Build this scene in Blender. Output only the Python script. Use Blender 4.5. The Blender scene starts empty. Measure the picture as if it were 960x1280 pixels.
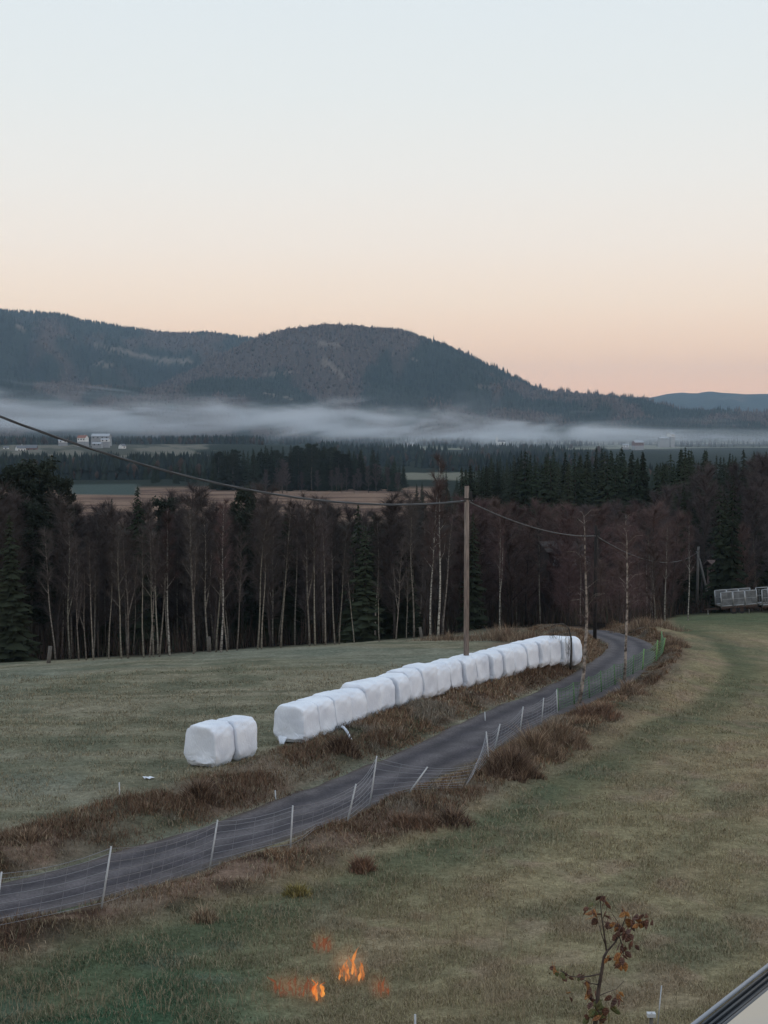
import bpy, math, random
import numpy as np
from mathutils import Vector, Matrix

random.seed(7)
RNG = np.random.default_rng(11)
SC = bpy.context.scene
COL = SC.collection
CZ = 10.4            # height of the lens above the road
F = 2000.0           # focal length in photo pixels (960 x 1280)
HOR = 530.0          # photo row of the eye level
PITCH = math.atan((640 - HOR) / F)
CP, SP = math.cos(PITCH), math.sin(PITCH)

# ------------------------------------------------------------------ helpers
def ray(px, py):
    a = (px - 480) / F
    b = (640 - py) / F
    return Vector((a, CP + b * SP, -SP + b * CP))

def P(px, py, Y):
    """point seen at photo pixel (px,py) at forward distance Y"""
    r = ray(px, py)
    return Vector((0, 0, CZ)) + r * (Y / r.y)

def project(x, y, z):
    dz = z - CZ
    depth = y * CP - dz * SP
    up = y * SP + dz * CP
    depth = np.maximum(depth, 1e-3)
    return 480 + F * x / depth, 640 - F * up / depth

def hsh(ix, iy, s):
    n = (ix.astype(np.int64) * 374761393 + iy.astype(np.int64) * 668265263 + s * 974634777) & 0x7fffffff
    n = ((n ^ (n >> 13)) * 1274126177) & 0x7fffffff
    n = n ^ (n >> 16)
    return (n & 0xffff) / 65535.0

def vnoise(x, y, s=0):
    x = np.asarray(x, float); y = np.asarray(y, float)
    ix = np.floor(x); iy = np.floor(y)
    fx = x - ix; fy = y - iy
    fx = fx * fx * (3 - 2 * fx); fy = fy * fy * (3 - 2 * fy)
    a = hsh(ix, iy, s); b = hsh(ix + 1, iy, s); c = hsh(ix, iy + 1, s); d = hsh(ix + 1, iy + 1, s)
    return a + (b - a) * fx + (c - a) * fy + (a - b - c + d) * fx * fy

def fbm(x, y, s=0, o=4):
    t = 0; amp = .5; tot = 0
    for k in range(o):
        t = t + amp * vnoise(np.asarray(x) * 2 ** k + 17.3 * k, np.asarray(y) * 2 ** k - 9.1 * k, s + k)
        tot += amp; amp *= .5
    return t / tot

def sstep(a, b, x):
    t = np.clip((np.asarray(x, float) - a) / (b - a), 0, 1)
    return t * t * (3 - 2 * t)

# ------------------------------------------------------------------ mesh building
class MB:
    def __init__(s):
        s.v = []; s.f = []; s.m = []
    def box(s, c, size, rz=0.0, mi=0, taper=1.0):
        hx, hy, hz = size[0] / 2, size[1] / 2, size[2] / 2
        o = len(s.v); cr, sr = math.cos(rz), math.sin(rz)
        for dz in (-1, 1):
            k = taper if dz > 0 else 1
            for dx, dy in ((-1, -1), (1, -1), (1, 1), (-1, 1)):
                x, y = dx * hx * k, dy * hy * k
                s.v.append((c[0] + x * cr - y * sr, c[1] + x * sr + y * cr, c[2] + dz * hz))
        for q in ((3, 2, 1, 0), (4, 5, 6, 7), (0, 1, 5, 4), (1, 2, 6, 5), (2, 3, 7, 6), (3, 0, 4, 7)):
            s.f.append(tuple(o + i for i in q)); s.m.append(mi)
        return s
    def tube(s, pts, rad, n=6, mi=0, cap=True):
        pts = [Vector(p) for p in pts]
        if not hasattr(rad, '__len__'):
            rad = [rad] * len(pts)
        o = len(s.v); u = None
        for i, p in enumerate(pts):
            t = (pts[min(i + 1, len(pts) - 1)] - pts[max(i - 1, 0)])
            t = t.normalized() if t.length > 1e-9 else Vector((0, 0, 1))
            if u is None:
                u = t.orthogonal().normalized()
            else:
                u = (u - t * u.dot(t)); u = u.normalized() if u.length > 1e-6 else t.orthogonal().normalized()
            w = t.cross(u)
            for k in range(n):
                a = 2 * math.pi * k / n
                q = p + (u * math.cos(a) + w * math.sin(a)) * rad[i]
                s.v.append(q[:])
        for i in range(len(pts) - 1):
            for k in range(n):
                a = o + i * n + k; b = o + i * n + (k + 1) % n
                s.f.append((a, b, b + n, a + n)); s.m.append(mi)
        if cap:
            s.f.append(tuple(o + k for k in reversed(range(n)))); s.m.append(mi)
            e = o + (len(pts) - 1) * n
            s.f.append(tuple(e + k for k in range(n))); s.m.append(mi)
        return s
    def quad(s, a, b, c, d, mi=0):
        o = len(s.v); s.v += [tuple(a), tuple(b), tuple(c), tuple(d)]
        s.f.append((o, o + 1, o + 2, o + 3)); s.m.append(mi); return s
    def tri(s, a, b, c, mi=0):
        o = len(s.v); s.v += [tuple(a), tuple(b), tuple(c)]
        s.f.append((o, o + 1, o + 2)); s.m.append(mi); return s
    def mesh(s, name, mats, smooth=False):
        me = bpy.data.meshes.new(name)
        me.from_pydata(s.v, [], s.f)
        if not isinstance(mats, (list, tuple)):
            mats = [mats]
        for m in mats:
            me.materials.append(m)
        if len(mats) > 1:
            me.polygons.foreach_set('material_index', s.m)
        if smooth:
            me.polygons.foreach_set('use_smooth', [True] * len(me.polygons))
        me.update()
        return me
    def build(s, name, mats, parent=None, smooth=False, loc=None):
        return link(name, s.mesh(name, mats, smooth), parent, loc)

def link(name, me, parent=None, loc=None):
    o = bpy.data.objects.new(name, me)
    COL.objects.link(o)
    if parent is not None:
        o.parent = parent
    if loc is not None:
        o.location = loc
    return o

def np_mesh(name, V, Fa, mat, cols=None, smooth=False, uv=None):
    """V (n,3), Fa (m,k) with k=3 or 4"""
    me = bpy.data.meshes.new(name)
    V = np.ascontiguousarray(V, np.float32); Fa = np.ascontiguousarray(Fa, np.int32)
    m, k = Fa.shape
    me.vertices.add(len(V)); me.vertices.foreach_set('co', V.ravel())
    me.loops.add(m * k); me.loops.foreach_set('vertex_index', Fa.ravel())
    me.polygons.add(m)
    me.polygons.foreach_set('loop_start', np.arange(0, m * k, k, dtype=np.int32))
    if smooth:
        me.polygons.foreach_set('use_smooth', np.ones(m, bool))
    me.update(calc_edges=True)
    if cols is not None:
        at = me.color_attributes.new('Col', 'FLOAT_COLOR', 'POINT')
        c = np.ones((len(V), 4), np.float32); c[:, :3] = cols
        at.data.foreach_set('color', c.ravel())
    if uv is not None:
        ul = me.uv_layers.new(name='UVMap')
        ul.data.foreach_set('uv', np.ascontiguousarray(uv[Fa.ravel()], np.float32).ravel())
    me.materials.append(mat)
    me.validate()
    return me

def empty(name, loc, rz=0.0):
    o = bpy.data.objects.new(name, None); COL.objects.link(o)
    o.location = loc; o.rotation_euler = (0, 0, rz); o.empty_display_size = .2
    return o

def tag(o, label=None, cat=None, group=None, kind=None):
    if label: o['label'] = label
    if cat: o['category'] = cat
    if group: o['group'] = group
    if kind: o['kind'] = kind
    return o

def copy_tree(o, parent=None):
    c = o.copy(); COL.objects.link(c)
    if parent is not None:
        c.parent = parent
    for ch in list(o.children):
        copy_tree(ch, c)
    return c

ORD = ['zeroth', 'first', 'second', 'third', 'fourth', 'fifth', 'sixth', 'seventh', 'eighth', 'ninth', 'tenth', 'eleventh',
       'twelfth', 'thirteenth', 'fourteenth', 'fifteenth', 'sixteenth', 'seventeenth', 'eighteenth', 'nineteenth', 'twentieth',
       'twenty first', 'twenty second', 'twenty third', 'twenty fourth', 'twenty fifth', 'twenty sixth', 'twenty seventh',
       'twenty eighth', 'twenty ninth', 'thirtieth']

# ------------------------------------------------------------------ materials
def new_mat(name):
    m = bpy.data.materials.new(name); m.use_nodes = True
    nt = m.node_tree
    return m, nt, nt.nodes['Principled BSDF']

def mat(name, col, rough=.8, noise=0.0, scale=5.0, col2=None, obj_random=0.0, bump=0.0, stretch=(1, 1, 1), coord='Object', metallic=0.0, spec=.3, bscale=None):
    m, nt, b = new_mat(name)
    b.inputs['Roughness'].default_value = rough
    b.inputs['Metallic'].default_value = metallic
    b.inputs['Specular IOR Level'].default_value = spec
    b.inputs['Base Color'].default_value = (*col, 1)
    cur = None
    if noise or bump:
        tc = nt.nodes.new('ShaderNodeTexCoord'); mp = nt.nodes.new('ShaderNodeMapping')
        mp.inputs['Scale'].default_value = stretch
        nt.links.new(tc.outputs[coord], mp.inputs['Vector'])
        nz = nt.nodes.new('ShaderNodeTexNoise'); nz.inputs['Scale'].default_value = scale; nz.inputs['Detail'].default_value = 6
        nt.links.new(mp.outputs['Vector'], nz.inputs['Vector'])
        if noise:
            mx = nt.nodes.new('ShaderNodeMix'); mx.data_type = 'RGBA'
            c2 = col2 or tuple(c * (1 - noise) for c in col)
            mx.inputs[6].default_value = (*col, 1); mx.inputs[7].default_value = (*c2, 1)
            rp = nt.nodes.new('ShaderNodeValToRGB')
            rp.color_ramp.elements[0].position = .4; rp.color_ramp.elements[1].position = .62
            nt.links.new(nz.outputs['Fac'], rp.inputs['Fac'])
            nt.links.new(rp.outputs['Color'], mx.inputs[0])
            cur = mx.outputs[2]
        if bump:
            n2 = nz
            if bscale:
                n2 = nt.nodes.new('ShaderNodeTexNoise'); n2.inputs['Scale'].default_value = bscale; n2.inputs['Detail'].default_value = 5
                nt.links.new(mp.outputs['Vector'], n2.inputs['Vector'])
            bp = nt.nodes.new('ShaderNodeBump'); bp.inputs['Strength'].default_value = bump; bp.inputs['Distance'].default_value = .05
            nt.links.new(n2.outputs['Fac'], bp.inputs['Height'])
            nt.links.new(bp.outputs['Normal'], b.inputs['Normal'])
    if obj_random:
        oi = nt.nodes.new('ShaderNodeObjectInfo')
        hs = nt.nodes.new('ShaderNodeHueSaturation')
        mr = nt.nodes.new('ShaderNodeMapRange')
        mr.inputs['To Min'].default_value = 1 - obj_random; mr.inputs['To Max'].default_value = 1 + obj_random
        nt.links.new(oi.outputs['Random'], mr.inputs['Value'])
        nt.links.new(mr.outputs['Result'], hs.inputs['Value'])
        m2 = nt.nodes.new('ShaderNodeMath'); m2.operation = 'MULTIPLY_ADD'
        m2.inputs[1].default_value = 7.31; m2.inputs[2].default_value = 0
        nt.links.new(oi.outputs['Random'], m2.inputs[0])
        fr = nt.nodes.new('ShaderNodeMath'); fr.operation = 'FRACT'
        nt.links.new(m2.outputs[0], fr.inputs[0])
        mh = nt.nodes.new('ShaderNodeMapRange'); mh.inputs['To Min'].default_value = .5 - obj_random * .08; mh.inputs['To Max'].default_value = .5 + obj_random * .08
        nt.links.new(fr.outputs[0], mh.inputs['Value']); nt.links.new(mh.outputs['Result'], hs.inputs['Hue'])
        if cur is None:
            hs.inputs['Color'].default_value = (*col, 1)
        else:
            nt.links.new(cur, hs.inputs['Color'])
        cur = hs.outputs['Color']
    if cur is not None:
        nt.links.new(cur, b.inputs['Base Color'])
    return m

def attr_mat(name, rough=.9, noise=.25, scale=3.0, bump=0.0, bscale=8.0, spec=.15, fine=0.0, fscale=30.0, f3=0.0, s3=60.0):
    """colour from the 'Col' attribute, broken up by world-space noise"""
    m, nt, b = new_mat(name)
    b.inputs['Roughness'].default_value = rough
    b.inputs['Specular IOR Level'].default_value = spec
    at = nt.nodes.new('ShaderNodeAttribute'); at.attribute_name = 'Col'
    g = nt.nodes.new('ShaderNodeNewGeometry')
    cur = at.outputs['Color']
    for amt, scl in ((noise, scale), (fine, fscale), (f3, s3)):
        if not amt: continue
        nz = nt.nodes.new('ShaderNodeTexNoise'); nz.inputs['Scale'].default_value = scl; nz.inputs['Detail'].default_value = 5
        nz.inputs['Roughness'].default_value = .65
        nt.links.new(g.outputs['Position'], nz.inputs['Vector'])
        mr = nt.nodes.new('ShaderNodeMapRange')
        mr.inputs['From Min'].default_value = .3; mr.inputs['From Max'].default_value = .7
        mr.inputs['To Min'].default_value = 1 - amt; mr.inputs['To Max'].default_value = 1 + amt
        nt.links.new(nz.outputs['Fac'], mr.inputs['Value'])
        vm = nt.nodes.new('ShaderNodeVectorMath'); vm.operation = 'SCALE'
        nt.links.new(cur, vm.inputs[0]); nt.links.new(mr.outputs['Result'], vm.inputs['Scale'])
        cur = vm.outputs[0]
    nt.links.new(cur, b.inputs['Base Color'])
    if bump:
        n2 = nt.nodes.new('ShaderNodeTexNoise'); n2.inputs['Scale'].default_value = bscale; n2.inputs['Detail'].default_value = 6
        nt.links.new(g.outputs['Position'], n2.inputs['Vector'])
        bp = nt.nodes.new('ShaderNodeBump'); bp.inputs['Strength'].default_value = bump; bp.inputs['Distance'].default_value = .12
        nt.links.new(n2.outputs['Fac'], bp.inputs['Height']); nt.links.new(bp.outputs['Normal'], b.inputs['Normal'])
    return m

# ------------------------------------------------------------------ world, sun, camera
def make_world():
    w = bpy.data.worlds.new('World'); SC.world = w; w.use_nodes = True
    nt = w.node_tree; nt.nodes.clear()
    out = nt.nodes.new('ShaderNodeOutputWorld'); bg = nt.nodes.new('ShaderNodeBackground')
    sky = nt.nodes.new('ShaderNodeTexSky'); sky.sky_type = 'NISHITA'; sky.sun_disc = False
    sky.sun_elevation = math.radians(4); sky.sun_rotation = math.radians(120)
    sky.air_density = 1.0; sky.dust_density = 1.5; sky.ozone_density = 1.5
    tc = nt.nodes.new('ShaderNodeTexCoord'); sx = nt.nodes.new('ShaderNodeSeparateXYZ')
    nt.links.new(tc.outputs['Generated'], sx.inputs[0])
    rp = nt.nodes.new('ShaderNodeValToRGB'); cr = rp.color_ramp
    # evening sky: peach over the horizon, cream, then pale blue grey (position is the sine of the elevation)
    stops = [(0.0, (1.08, .60, .39)), (.02, (1.08, .645, .405)), (.045, (1.03, .705, .48)), (.075, (.955, .765, .60)), (.11, (.885, .79, .695)),
             (.15, (.82, .795, .75)), (.20, (.75, .78, .775)), (.27, (.69, .755, .79)), (.45, (.62, .71, .80)), (1.0, (.58, .68, .80))]
    cr.elements[0].position = stops[0][0]; cr.elements[0].color = (*stops[0][1], 1)
    cr.elements[1].position = stops[-1][0]; cr.elements[1].color = (*stops[-1][1], 1)
    for p, c in stops[1:-1]:
        e = cr.elements.new(p); e.color = (*c, 1)
    nt.links.new(sx.outputs['Z'], rp.inputs['Fac'])
    sc = nt.nodes.new('ShaderNodeVectorMath'); sc.operation = 'SCALE'; sc.inputs['Scale'].default_value = .06
    nt.links.new(sky.outputs['Color'], sc.inputs[0])
    mx = nt.nodes.new('ShaderNodeMix'); mx.data_type = 'RGBA'; mx.inputs[0].default_value = .94
    nt.links.new(sc.outputs[0], mx.inputs[6]); nt.links.new(rp.outputs['Color'], mx.inputs[7])
    nt.links.new(mx.outputs[2], bg.inputs['Color']); bg.inputs['Strength'].default_value = 1.2
    nt.links.new(bg.outputs[0], out.inputs['Surface'])
make_world()

sd = bpy.data.lights.new('sun', 'SUN'); sd.energy = .35; sd.angle = math.radians(14); sd.color = (1.0, .78, .62)
so = bpy.data.objects.new('sun', sd); COL.objects.link(so)
az, el = math.radians(120), math.radians(4)
dirv = Vector((math.sin(az) * math.cos(el), math.cos(az) * math.cos(el), math.sin(el)))
so.rotation_euler = dirv.to_track_quat('Z', 'Y').to_euler(); so.location = (60, -60, 60)

cd = bpy.data.cameras.new('camera'); cam = bpy.data.objects.new('camera', cd); COL.objects.link(cam)
cam.location = (0, 0, CZ); cam.rotation_euler = (math.pi / 2 - PITCH, 0, 0)
cd.sensor_fit = 'VERTICAL'; cd.sensor_height = 24; cd.lens = 24 * F / 1280
cd.clip_start = .1; cd.clip_end = 60000
SC.camera = cam
SC.view_settings.view_transform = 'Standard'; SC.view_settings.look = 'None'
SC.view_settings.exposure = 0; SC.view_settings.gamma = 1
SC.render.engine = 'CYCLES'
cy = SC.cycles
cy.use_denoising = True
cy.max_bounces = 5; cy.diffuse_bounces = 2; cy.glossy_bounces = 2; cy.transparent_max_bounces = 8; cy.volume_bounces = 1
cy.caustics_reflective = False; cy.caustics_refractive = False

# ------------------------------------------------------------------ terrain
def rel(px, py, Y):
    p = P(px, py, Y); return p.x, p.y, p.z

ctrl = []
for d, z in ((0, -5.2), (8, -6.6), (15, -8.3), (22, -9.8), (28, -10.4), (38, -10.4), (48, -10.4), (56, -10.45)):
    for k in (-.45, -.15, .15, .45):
        ctrl.append((k * max(d, 14), d, z + CZ))
ctrl += [rel(*t) for t in ((-160, 838, 110), (0, 830, 110), (200, 821, 112), (400, 807, 112), (560, 797, 112), (660, 787, 108),
                           (715, 829, 70.5), (745, 806, 92), (850, 771, 140), (905, 768, 150), (1000, 765, 154), (960, 900, 60.5),
                           (960, 830, 84), (872, 759, 182), (804, 832, 71.5), (788, 806, 86), (760, 795, 97))]
for d, z in ((160, -20.2), (210, -21.6), (260, -22.0)):
    for k in (-.35, -.1, .02):
        ctrl.append((k * d, d, z + CZ))
for d, z in ((210, -21.8), (260, -22.4)):
    for k in (.12, .3):
        ctrl.append((k * d, d, z + CZ))
ctrl = np.array(ctrl)
def tps_fit(C, lam=25.0):
    n = len(C); d = np.hypot(C[:, None, 0] - C[None, :, 0], C[:, None, 1] - C[None, :, 1])
    K = np.where(d > 0, d * d * np.log(np.maximum(d, 1e-9)), 0) + lam * np.eye(n)
    Q = np.c_[np.ones(n), C[:, :2]]
    A = np.block([[K, Q], [Q.T, np.zeros((3, 3))]])
    return np.linalg.solve(A, np.r_[C[:, 2], 0, 0, 0])
TPS = tps_fit(ctrl)
FD = np.array([0, 250, 380, 650, 1000, 1250, 1600, 2000, 2400, 3200, 20000.]); FZ = np.array([-22, -22, -21.2, -26, -27, -24, -20.5, -25, -30, -31, -31.])
FZ2 = np.array([-22, -22, -21.2, -26, -30, -31.5, -31.5, -31.5, -31.5, -31, -31.])
def base(x, y):
    x = np.atleast_1d(np.asarray(x, float)); y = np.atleast_1d(np.asarray(y, float))
    r = np.hypot(x, y)
    out = np.zeros_like(x)
    rt_ = sstep(-.09, .0, x / np.maximum(y, 1.0))
    far = np.interp(r, FD, FZ) * (1 - rt_) + np.interp(r, FD, FZ2) * rt_ + CZ + (fbm(x / 160, y / 160, 3) - .5) * 3.0 * sstep(300, 900, r)
    idx = np.where((r < 330) & (y > -20))[0]
    nearz = far.copy()
    for s in range(0, len(idx), 20000):
        j = idx[s:s + 20000]
        d2 = (x[j, None] - ctrl[None, :, 0]) ** 2 + (y[j, None] - ctrl[None, :, 1]) ** 2
        U = np.where(d2 > 0, .5 * d2 * np.log(np.maximum(d2, 1e-12)), 0)
        n = len(ctrl)
        nearz[j] = U @ TPS[:n] + TPS[n] + TPS[n + 1] * x[j] + TPS[n + 2] * y[j]
    w = sstep(180, 300, r)
    side = sstep(.5, 1.2, np.abs(x) / np.maximum(y, 1.0)) * (y > 0) + (y <= 0)
    nearz = nearz * (1 - side) + np.interp(r, [0, 30, 60, 120, 250], [-5.2, -9.5, -10.5, -16, -22]) * side + CZ * side
    return nearz * (1 - w) + far * w

def ghit(px, py, off=0.0, fn=None):
    fn = fn or base
    r = ray(px, py)
    Y = np.concatenate([np.arange(6, 240, .1), np.arange(240, 3000, 2.0)])
    t = Y / r.y
    g = fn(r.x * t, Y) + off
    z = CZ + r.z * t
    k = np.where(z < g)[0]
    i = k[0] if len(k) else len(Y) - 1
    return Vector((r.x * t[i], Y[i], float(g[i])))

# road centre line from the photograph, laid on the base terrain
road_px = [(-420, 1262), (-230, 1196), (-100, 1156), (0, 1128), (130, 1094), (250, 1059), (340, 1028), (425, 996), (500, 964), (575, 931), (646, 894), (710, 868),
           (757, 844), (783, 823), (789, 809), (779, 800), (758, 793), (725, 788)]
cl = [ghit(a, b, -.2) for a, b in road_px]
def resample(pts, step):
    # Catmull-Rom then even spacing
    pts = [Vector((p[0], p[1])) for p in pts]
    ext = [pts[0] * 2 - pts[1]] + pts + [pts[-1] * 2 - pts[-2]]
    fine = []
    for i in range(1, len(ext) - 2):
        p0, p1, p2, p3 = ext[i - 1:i + 3]
        for k in range(24):
            t = k / 24
            fine.append(.5 * ((2 * p1) + (p2 - p0) * t + (2 * p0 - 5 * p1 + 4 * p2 - p3) * t * t + (-p0 + 3 * p1 - 3 * p2 + p3) * t ** 3))
    fine.append(pts[-1])
    out = [fine[0]]; acc = 0
    for a, b in zip(fine, fine[1:]):
        L = (b - a).length
        while acc + L >= step:
            a = a + (b - a) * ((step - acc) / L); L = (b - a).length; acc = 0
            out.append(a.copy())
            if L < 1e-9: break
        acc += L
    return np.array([p[:] for p in out])
RC = resample(cl, .5)
RT = np.gradient(RC, axis=0); RT /= np.linalg.norm(RT, axis=1)[:, None]
RN = np.c_[-RT[:, 1], RT[:, 0]]        # to the left of travel (bale side)
RW = 1.38                               # half width

def road_s(x, y):
    """signed distance to the road's centre line (+ bale side) and index"""
    x = np.asarray(x, float); y = np.asarray(y, float)
    s = np.full(x.shape, 99.0); ii = np.zeros(x.shape, int)
    idx = np.where((np.hypot(x, y) < 150) & (y > 3))[0]
    for a in range(0, len(idx), 20000):
        j = idx[a:a + 20000]
        d2 = (x[j, None] - RC[None, :, 0]) ** 2 + (y[j, None] - RC[None, :, 1]) ** 2
        k = d2.argmin(1)
        dist = np.sqrt(d2[np.arange(len(j)), k])
        sg = np.sign((x[j] - RC[k, 0]) * RN[k, 0] + (y[j] - RC[k, 1]) * RN[k, 1])
        s[j] = dist * np.where(sg == 0, 1, sg); ii[j] = k
    return s, ii

def H(x, y, detail=True):
    x = np.atleast_1d(np.asarray(x, float)); y = np.atleast_1d(np.asarray(y, float))
    z = base(x, y)
    s, _ = road_s(x, y)
    a = np.abs(s)
    z = z - .24 * (1 - sstep(RW + .1, RW + 1.3, a))
    # rough banks beside the road
    vl = sstep(RW + .2, RW + 1.2, s) * (1 - sstep(3.6, 5.0, s))
    vr = sstep(RW + .1, RW + .9, -s) * (1 - sstep(3.4, 5.0, -s))
    n = fbm(x * .9, y * .9, 5, 3)
    z = z + (vl * (.05 + .35 * (n - .4)) + vr * (.08 + .45 * (n - .35)))
    r = np.hypot(x, y)
    fld = sstep(RW + .4, RW + 3, a) * (1 - sstep(180, 260, r))
    z = z + fld * ((fbm(x * .35, y * .35, 9, 3) - .5) * .22 + (fbm(x * 2.2, y * 2.2, 12, 2) - .5) * .07)
    return z
def hz(x, y):
    return float(H([x], [y])[0])
def ground(px, py):
    p = ghit(px, py, 0, H); return p

EDX = np.array([-600, -200, 0, 200, 300, 400, 500, 560, 600, 700, 752, 774, 800, 832, 850, 900, 1000, 1400.])
EDY = np.array([850, 838, 829, 820, 812, 806, 799, 795, 787, 783, 789, 797, 799, 775, 770, 767, 765, 762.])

def build_terrain():
    th = np.concatenate([np.arange(-180, -20, 5), np.arange(-20, 20.001, .15), np.arange(25, 180, 5)])
    rr = np.concatenate([1.5 * 1.035 ** np.arange(0, 75), ])
    rr = rr[rr < 19.5]
    rr = np.concatenate([rr, 20 * 1.0042 ** np.arange(0, 555)])
    rr = rr[rr < 204]
    rr = np.concatenate([rr, 205 * 1.016 ** np.arange(0, 176)]); rr = rr[rr < 3300]
    rr = np.concatenate([rr, [4000, 5500, 7500, 10500]])
    T, R = np.meshgrid(np.radians(th), rr)
    x = (R * np.sin(T)).ravel(); y = (R * np.cos(T)).ravel()
    z = H(x, y)
    nr, nc = R.shape
    x = np.r_[x, 0]; y = np.r_[y, 0]; z = np.r_[z, float(base(0, 0)[0])]
    i, j = np.meshgrid(np.arange(nr - 1), np.arange(nc), indexing='ij')
    j2 = (j + 1) % nc
    Q = np.stack([i * nc + j, i * nc + j2, (i + 1) * nc + j2, (i + 1) * nc + j], -1).reshape(-1, 4)[:, ::-1]
    T3 = np.concatenate([Q[:, [0, 1, 2]], Q[:, [0, 2, 3]]])
    c = len(x) - 1
    fan = np.stack([np.full(nc, c), (np.arange(nc) + 1) % nc, np.arange(nc)], -1)
    T3 = np.concatenate([T3, fan])
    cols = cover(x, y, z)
    return np.c_[x, y, z], T3, cols

def mixc(a, b, t):
    return a * (1 - t[:, None]) + np.asarray(b)[None, :] * t[:, None]

def cover(x, y, z, blades=False):
    px, py = project(x, y, z)
    py = np.where(y < 4, 2000, py)
    s, _ = road_s(x, y); a = np.abs(s); r = np.hypot(x, y)
    n1 = fbm(x / 9, y / 9, 21); n2 = fbm(x / 3.2, y / 3.2, 22); n3 = fbm(x * .11, y * .55, 23); n4 = fbm(x / 1.1, y / 1.1, 24, 3)
    left = (s > 0) & (r < 150)
    # right meadow
    c = np.tile(np.array([[.180, .152, .096]]), (len(x), 1))
    c = mixc(c, (.200, .155, .102), sstep(.48, .66, n1) * .8)
    c = mixc(c, (.098, .104, .072), sstep(.52, .72, n2) * .55)
    c = mixc(c, (.205, .150, .112), sstep(.54, .70, n4) * .6)
    tr_ = .5 + .5 * np.sin(s * 2 * np.pi / 3.1 + 1.6 * n1)
    c = mixc(c, (.205, .178, .112), sstep(.62, .9, tr_) * .35 * sstep(-5, -8, s))
    c = mixc(c, (.100, .106, .070), sstep(.35, .12, tr_) * .22 * sstep(-5, -8, s))
    # left field : frosty grey green in mown streaks
    L = np.tile(np.array([[.162, .150, .104]]), (len(x), 1))
    L = mixc(L, (.190, .168, .120), sstep(.50, .66, n3) * .8)
    n5 = fbm(x * .10 + y * .04, y * 1.5, 27)
    L = mixc(L, (.215, .190, .138), sstep(.54, .66, n5) * .55)
    L = mixc(L, (.085, .088, .060), sstep(.46, .36, n5) * .5)
    L = mixc(L, (.096, .100, .070), sstep(.54, .70, n2) * .7)
    L = mixc(L, (.160, .172, .140), sstep(.50, .75, n1) * .5)
    c = np.where(left[:, None], L, c)
    c = c * 1.17 * np.where(left[:, None], 1.0, np.array([[1.06, 1.05, 1.0]]))
    # greener corner below the road, lower left
    g = sstep(500, 150, px) * sstep(1085, 1140, py) * (~left) * (y > 4)
    c = mixc(c, (.052, .094, .055), g * (.62 + .36 * sstep(.4, .6, n2)))
    c = mixc(c, (.10, .13, .10), g * sstep(.58, .75, n4) * .6)
    # green strip at the foot of the near verge and at the top of the right field
    c = mixc(c, (.05, .075, .045), sstep(4.4, 5.2, -s) * (1 - sstep(5.6, 7.5, -s)) * .55)
    c = mixc(c, (.060, .092, .052), sstep(800, 772, py) * sstep(835, 850, px) * (r < 200) * .7)
    # dead grass banks
    vfar = sstep(54, 66, y)
    wb = np.where(s > 0, sstep(RW - .1, RW + .5, s) * (1 - sstep(3.0, 4.6 + 1.5 * n1, s)),
                  sstep(RW - .1, RW + .3, -s) * (1 - sstep(3.2 - vfar, 4.6 - 1.5 * vfar + n1, -s)))
    bank = np.tile(np.array([[.175, .120, .090]]), (len(x), 1))
    bank = mixc(bank, (.066, .042, .031), sstep(.45, .62, n4))
    bank = mixc(bank, (.19, .16, .12), sstep(.58, .72, n2) * .7)
    bank = mixc(bank, (.06, .075, .045), sstep(.56, .70, n1) * .6)
    c = c * (1 - wb[:, None]) + bank * wb[:, None]
    # rough brown ground behind the bales' far end
    bw = sstep(590, 640, px) * sstep(828, 806, py) * (s > RW) * (r < 140)
    c = c * (1 - .85 * bw[:, None]) + bank * .85 * bw[:, None]
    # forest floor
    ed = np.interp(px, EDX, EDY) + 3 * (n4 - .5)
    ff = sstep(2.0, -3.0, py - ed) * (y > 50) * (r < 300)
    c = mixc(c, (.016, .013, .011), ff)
    # valley
    v = sstep(270, 320, r)
    V = np.tile(np.array([[.030, .036, .030]]), (len(x), 1))
    t = sstep(330, 370, r) * (1 - sstep(640, 690, r)) * (px < 560)
    V = mixc(V, (.23, .155, .115), t)
    V = mixc(V, (.13, .085, .068), t * sstep(.50, .62, fbm(x / 30, y / 9, 31)))
    gs = sstep(560, 572, r + (px - 130) * .25) * (1 - sstep(700, 720, r)) * sstep(80, 94, px) * (1 - sstep(168, 176, px))
    V = mixc(V, (.070, .088, .080), gs)
    jit = (fbm(px / 14, r / 60, 35) - .5) * 60
    V = mixc(V, (.150, .140, .115), sstep(1090, 1120, r + jit) * (1 - sstep(1560, 1640, r + jit * 2)) * sstep(262, 250, px + jit) * (1 - .6 * sstep(.52, .6, fbm(px / 30, r / 110, 36))))
    V = mixc(V, (.17, .165, .13), sstep(760, 800, r + jit) * (1 - sstep(940, 980, r + jit)) * sstep(494, 512, px + jit * .3) * (1 - sstep(570, 600, px + jit * .4)))
    V = mixc(V, (.20, .20, .16), sstep(1900, 1990, r) * (1 - sstep(2700, 2800, r)) * (px > 480) * sstep(.42, .5, fbm(x / 400, y / 200, 33)))
    c = c * (1 - v[:, None]) + V * v[:, None]
    return c

M = {}
M['ground'] = attr_mat('ground', noise=.22, scale=1.1, bump=.8, bscale=5.0, fine=.30, fscale=6.0, f3=.3, s3=22.0, spec=0.0)
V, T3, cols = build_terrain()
tag(link('ground', np_mesh('ground', V, T3, M['ground'], cols, smooth=True)), kind='structure')

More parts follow.
